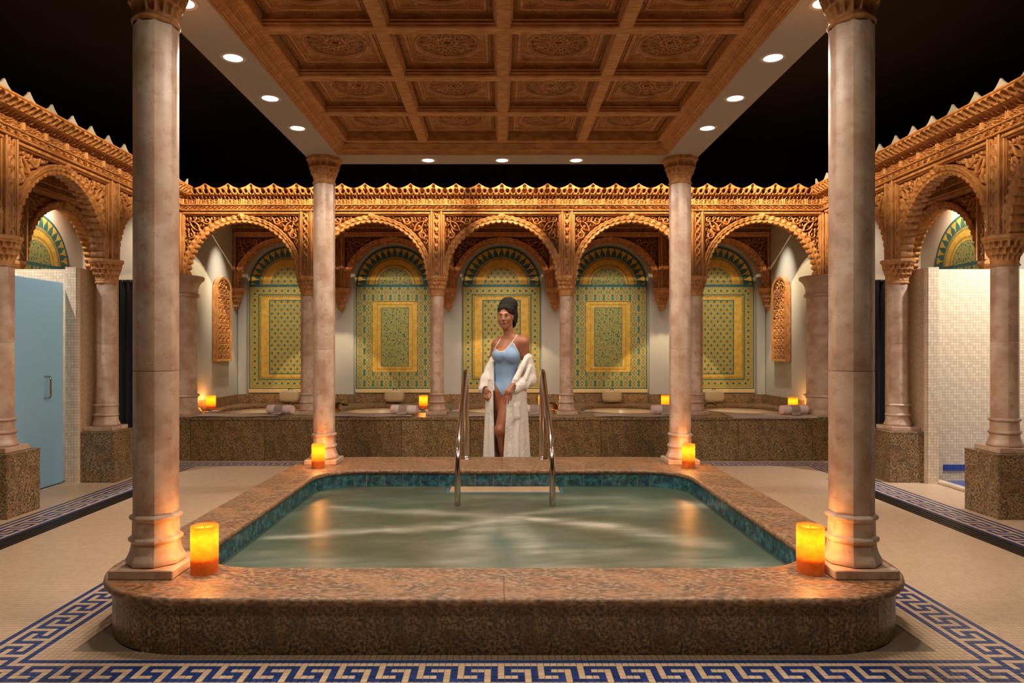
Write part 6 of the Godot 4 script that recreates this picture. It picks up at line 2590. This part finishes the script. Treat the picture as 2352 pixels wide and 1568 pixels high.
func _robe(t: Node3D) -> void:
	var rb := Field.new(Vector3(-0.33, 0.80, -0.24), Vector3(0.36, 1.30, 0.27), 0.0095)
	# sleeve and shawl collar on the arm that hangs before the thigh
	rb.capsule(Vector3(0.232, 1.222, 0.02), Vector3(0.238, 1.10, -0.01), 0.046, 0.066, 0.03)
	rb.capsule(Vector3(0.238, 1.10, -0.01), Vector3(0.246, 1.0, -0.005), 0.064, 0.072, 0.03)
	rb.capsule(Vector3(0.246, 1.0, -0.01), Vector3(0.12, 0.945, 0.1), 0.07, 0.06, 0.03)
	rb.capsule(Vector3(0.15, 0.95, 0.08), Vector3(0.1, 0.915, 0.12), 0.062, 0.058, 0.02)
	rb.capsule(Vector3(0.228, 1.235, 0.04), Vector3(0.17, 1.13, 0.085), 0.026, 0.03, 0.012)
	rb.capsule(Vector3(0.17, 1.13, 0.085), Vector3(0.105, 1.0, 0.13), 0.03, 0.03, 0.012)
	rb.capsule(Vector3(0.105, 1.0, 0.13), Vector3(0.076, 0.95, 0.135), 0.03, 0.022, 0.012)
	rb.capsule(Vector3(0.25, 1.13, 0.05), Vector3(0.2, 1.01, 0.085), 0.022, 0.03, 0.01)
	rb.capsule(Vector3(0.285, 1.03, 0.03), Vector3(0.21, 0.93, 0.07), 0.02, 0.03, 0.01)
	rb.blob(Vector3(0.066, 0.905, 0.148), Vector3(0.036, 0.062, 0.034), 0.012, Basis(Vector3.BACK, -0.5), true)
	# sleeve on the other arm
	rb.capsule(Vector3(-0.128, 1.205, -0.04), Vector3(-0.152, 1.10, -0.04), 0.03, 0.05, 0.03)
	rb.capsule(Vector3(-0.152, 1.10, -0.04), Vector3(-0.192, 1.0, -0.005), 0.05, 0.054, 0.03)
	rb.capsule(Vector3(-0.192, 1.0, -0.005), Vector3(-0.215, 0.905, 0.03), 0.054, 0.056, 0.03)
	rb.capsule(Vector3(-0.13, 1.17, 0.0), Vector3(-0.128, 0.9, 0.075), 0.02, 0.022, 0.02)
	rb.blob(Vector3(-0.188, 0.872, 0.062), Vector3(0.042, 0.06, 0.055), 0.012, Basis(Vector3.BACK, 0.25), true)
	# gather across the back
	rb.capsule(Vector3(0.24, 1.08, -0.06), Vector3(0.05, 1.02, -0.15), 0.05, 0.035, 0.04)
	rb.capsule(Vector3(0.05, 1.02, -0.15), Vector3(-0.15, 1.07, -0.10), 0.035, 0.04, 0.04)
	loops = FastNoiseLite.new()
	loops.seed = 6
	loops.frequency = 60.0
	loops.fractal_octaves = 2
	for q in rb.f.size():
		if absf(rb.f[q]) < 0.03:
			var l := q % rb.nz
			var j := (q / rb.nz) % rb.ny
			var i := q / (rb.nz * rb.ny)
			rb.f[q] += loops.get_noise_3dv(rb.lo + Vector3(i, j, l) * rb.c) * 0.005
	var b := MB.new()
	rb.mesh_into(b)
	# skirt: one sheet from front edge to front edge round the back, with soft folds
	var nu := 230
	var nv := 100
	for layer in 2:
		var pts := PackedVector3Array()
		for i in nu:
			var s := float(i) / (nu - 1)
			for j in nv:
				var v := float(j) / (nv - 1)
				pts.append(_skirt(s, v, 0.0 if layer == 0 else -0.012))
		if layer == 0:
			b.grid(pts, nu, nv)
		else:
			var rv := PackedVector3Array()
			for i in nu:
				for j in nv: rv.append(pts[(nu - 1 - i) * nv + j])
			b.grid(rv, nu, nv)
		if layer == 1: break
	for i in [0, nu - 1]:
		for j in nv - 1:
			var s := float(i) / (nu - 1)
			var p0 := _skirt(s, float(j) / (nv - 1), 0.0)
			var p1 := _skirt(s, float(j + 1) / (nv - 1), 0.0)
			var q0 := _skirt(s, float(j) / (nv - 1), -0.012)
			var q1 := _skirt(s, float(j + 1) / (nv - 1), -0.012)
			b.quad(p0, q0, q1, p1)
	var robe := put("bathrobe", b.mesh(), M.terry_white, t)
	# patch pocket on the wide front panel
	b = MB.new()
	var pk := PackedVector3Array()
	for i in 13:
		for j in 9:
			var e := 0.016 if i > 0 and i < 12 and j > 0 and j < 8 else 0.002
			pk.append(_skirt(lerpf(0.905, 0.80, i / 12.0), lerpf(0.42, 0.22, j / 8.0) + 0.012 * (i / 12.0), e))
	var rv := PackedVector3Array()
	for i in 13:
		for j in 9: rv.append(pk[(12 - i) * 9 + j])
	b.grid(rv, 13, 9)
	put("pocket", b.mesh(), M.terry_white, robe)

# s from the edge beside the bare thigh round the back to the wide front panel; v from waist to hem
func _skirt(s: float, v: float, off: float) -> Vector3:
	var k := [Vector2(lerpf(-0.128, -0.10, v), lerpf(0.10, 0.115, v)), Vector2(lerpf(-0.165, -0.185, v), lerpf(0.075, 0.10, v)), Vector2(lerpf(-0.19, -0.232, v), lerpf(0.0, 0.0, v)), Vector2(lerpf(-0.14, -0.15, v), lerpf(-0.11, -0.15, v)), Vector2(0.03, lerpf(-0.16, -0.2, v)), Vector2(lerpf(0.17, 0.19, v), lerpf(-0.12, -0.15, v)), Vector2(lerpf(0.212, 0.258, v), lerpf(0.0, 0.01, v)), Vector2(lerpf(0.165, 0.17, v), lerpf(0.09, 0.15, v)), Vector2(lerpf(0.095, 0.07, v), lerpf(0.125, 0.19, v)), Vector2(lerpf(0.024, -0.028, v), lerpf(0.132, 0.2, v))]
	var n := k.size() - 1
	var f := func(x: float) -> Vector2:
		var q := clampi(int(x * n), 0, n - 1)
		var u := x * n - q
		return k[q].cubic_interpolate(k[q + 1], k[maxi(q - 1, 0)], k[mini(q + 2, n)], u)
	var p: Vector2 = f.call(s)
	var d: Vector2 = (f.call(minf(s + 0.01, 1.0)) - f.call(maxf(s - 0.01, 0.0)))
	d = d.normalized()
	var nn := Vector2(-d.y, d.x)
	if nn.dot(p - Vector2(0.02, 0.0)) < 0.0: nn = -nn
	var fold := (0.008 * sin(s * 46.0 + 0.8 * sin(v * 3.0)) + 0.006 * sin(s * 83.0 + 1.3)) * smoothstep(0.05, 0.9, v)
	var y := lerpf(1.0 - 0.1 * smoothstep(0.82, 1.0, s), 0.07, v)
	var pile := loops.get_noise_3d(p.x, y, p.y) * 0.006 if off > -0.001 else 0.0
	p += nn * (fold + off + pile)
	return Vector3(p.x, y, p.y)
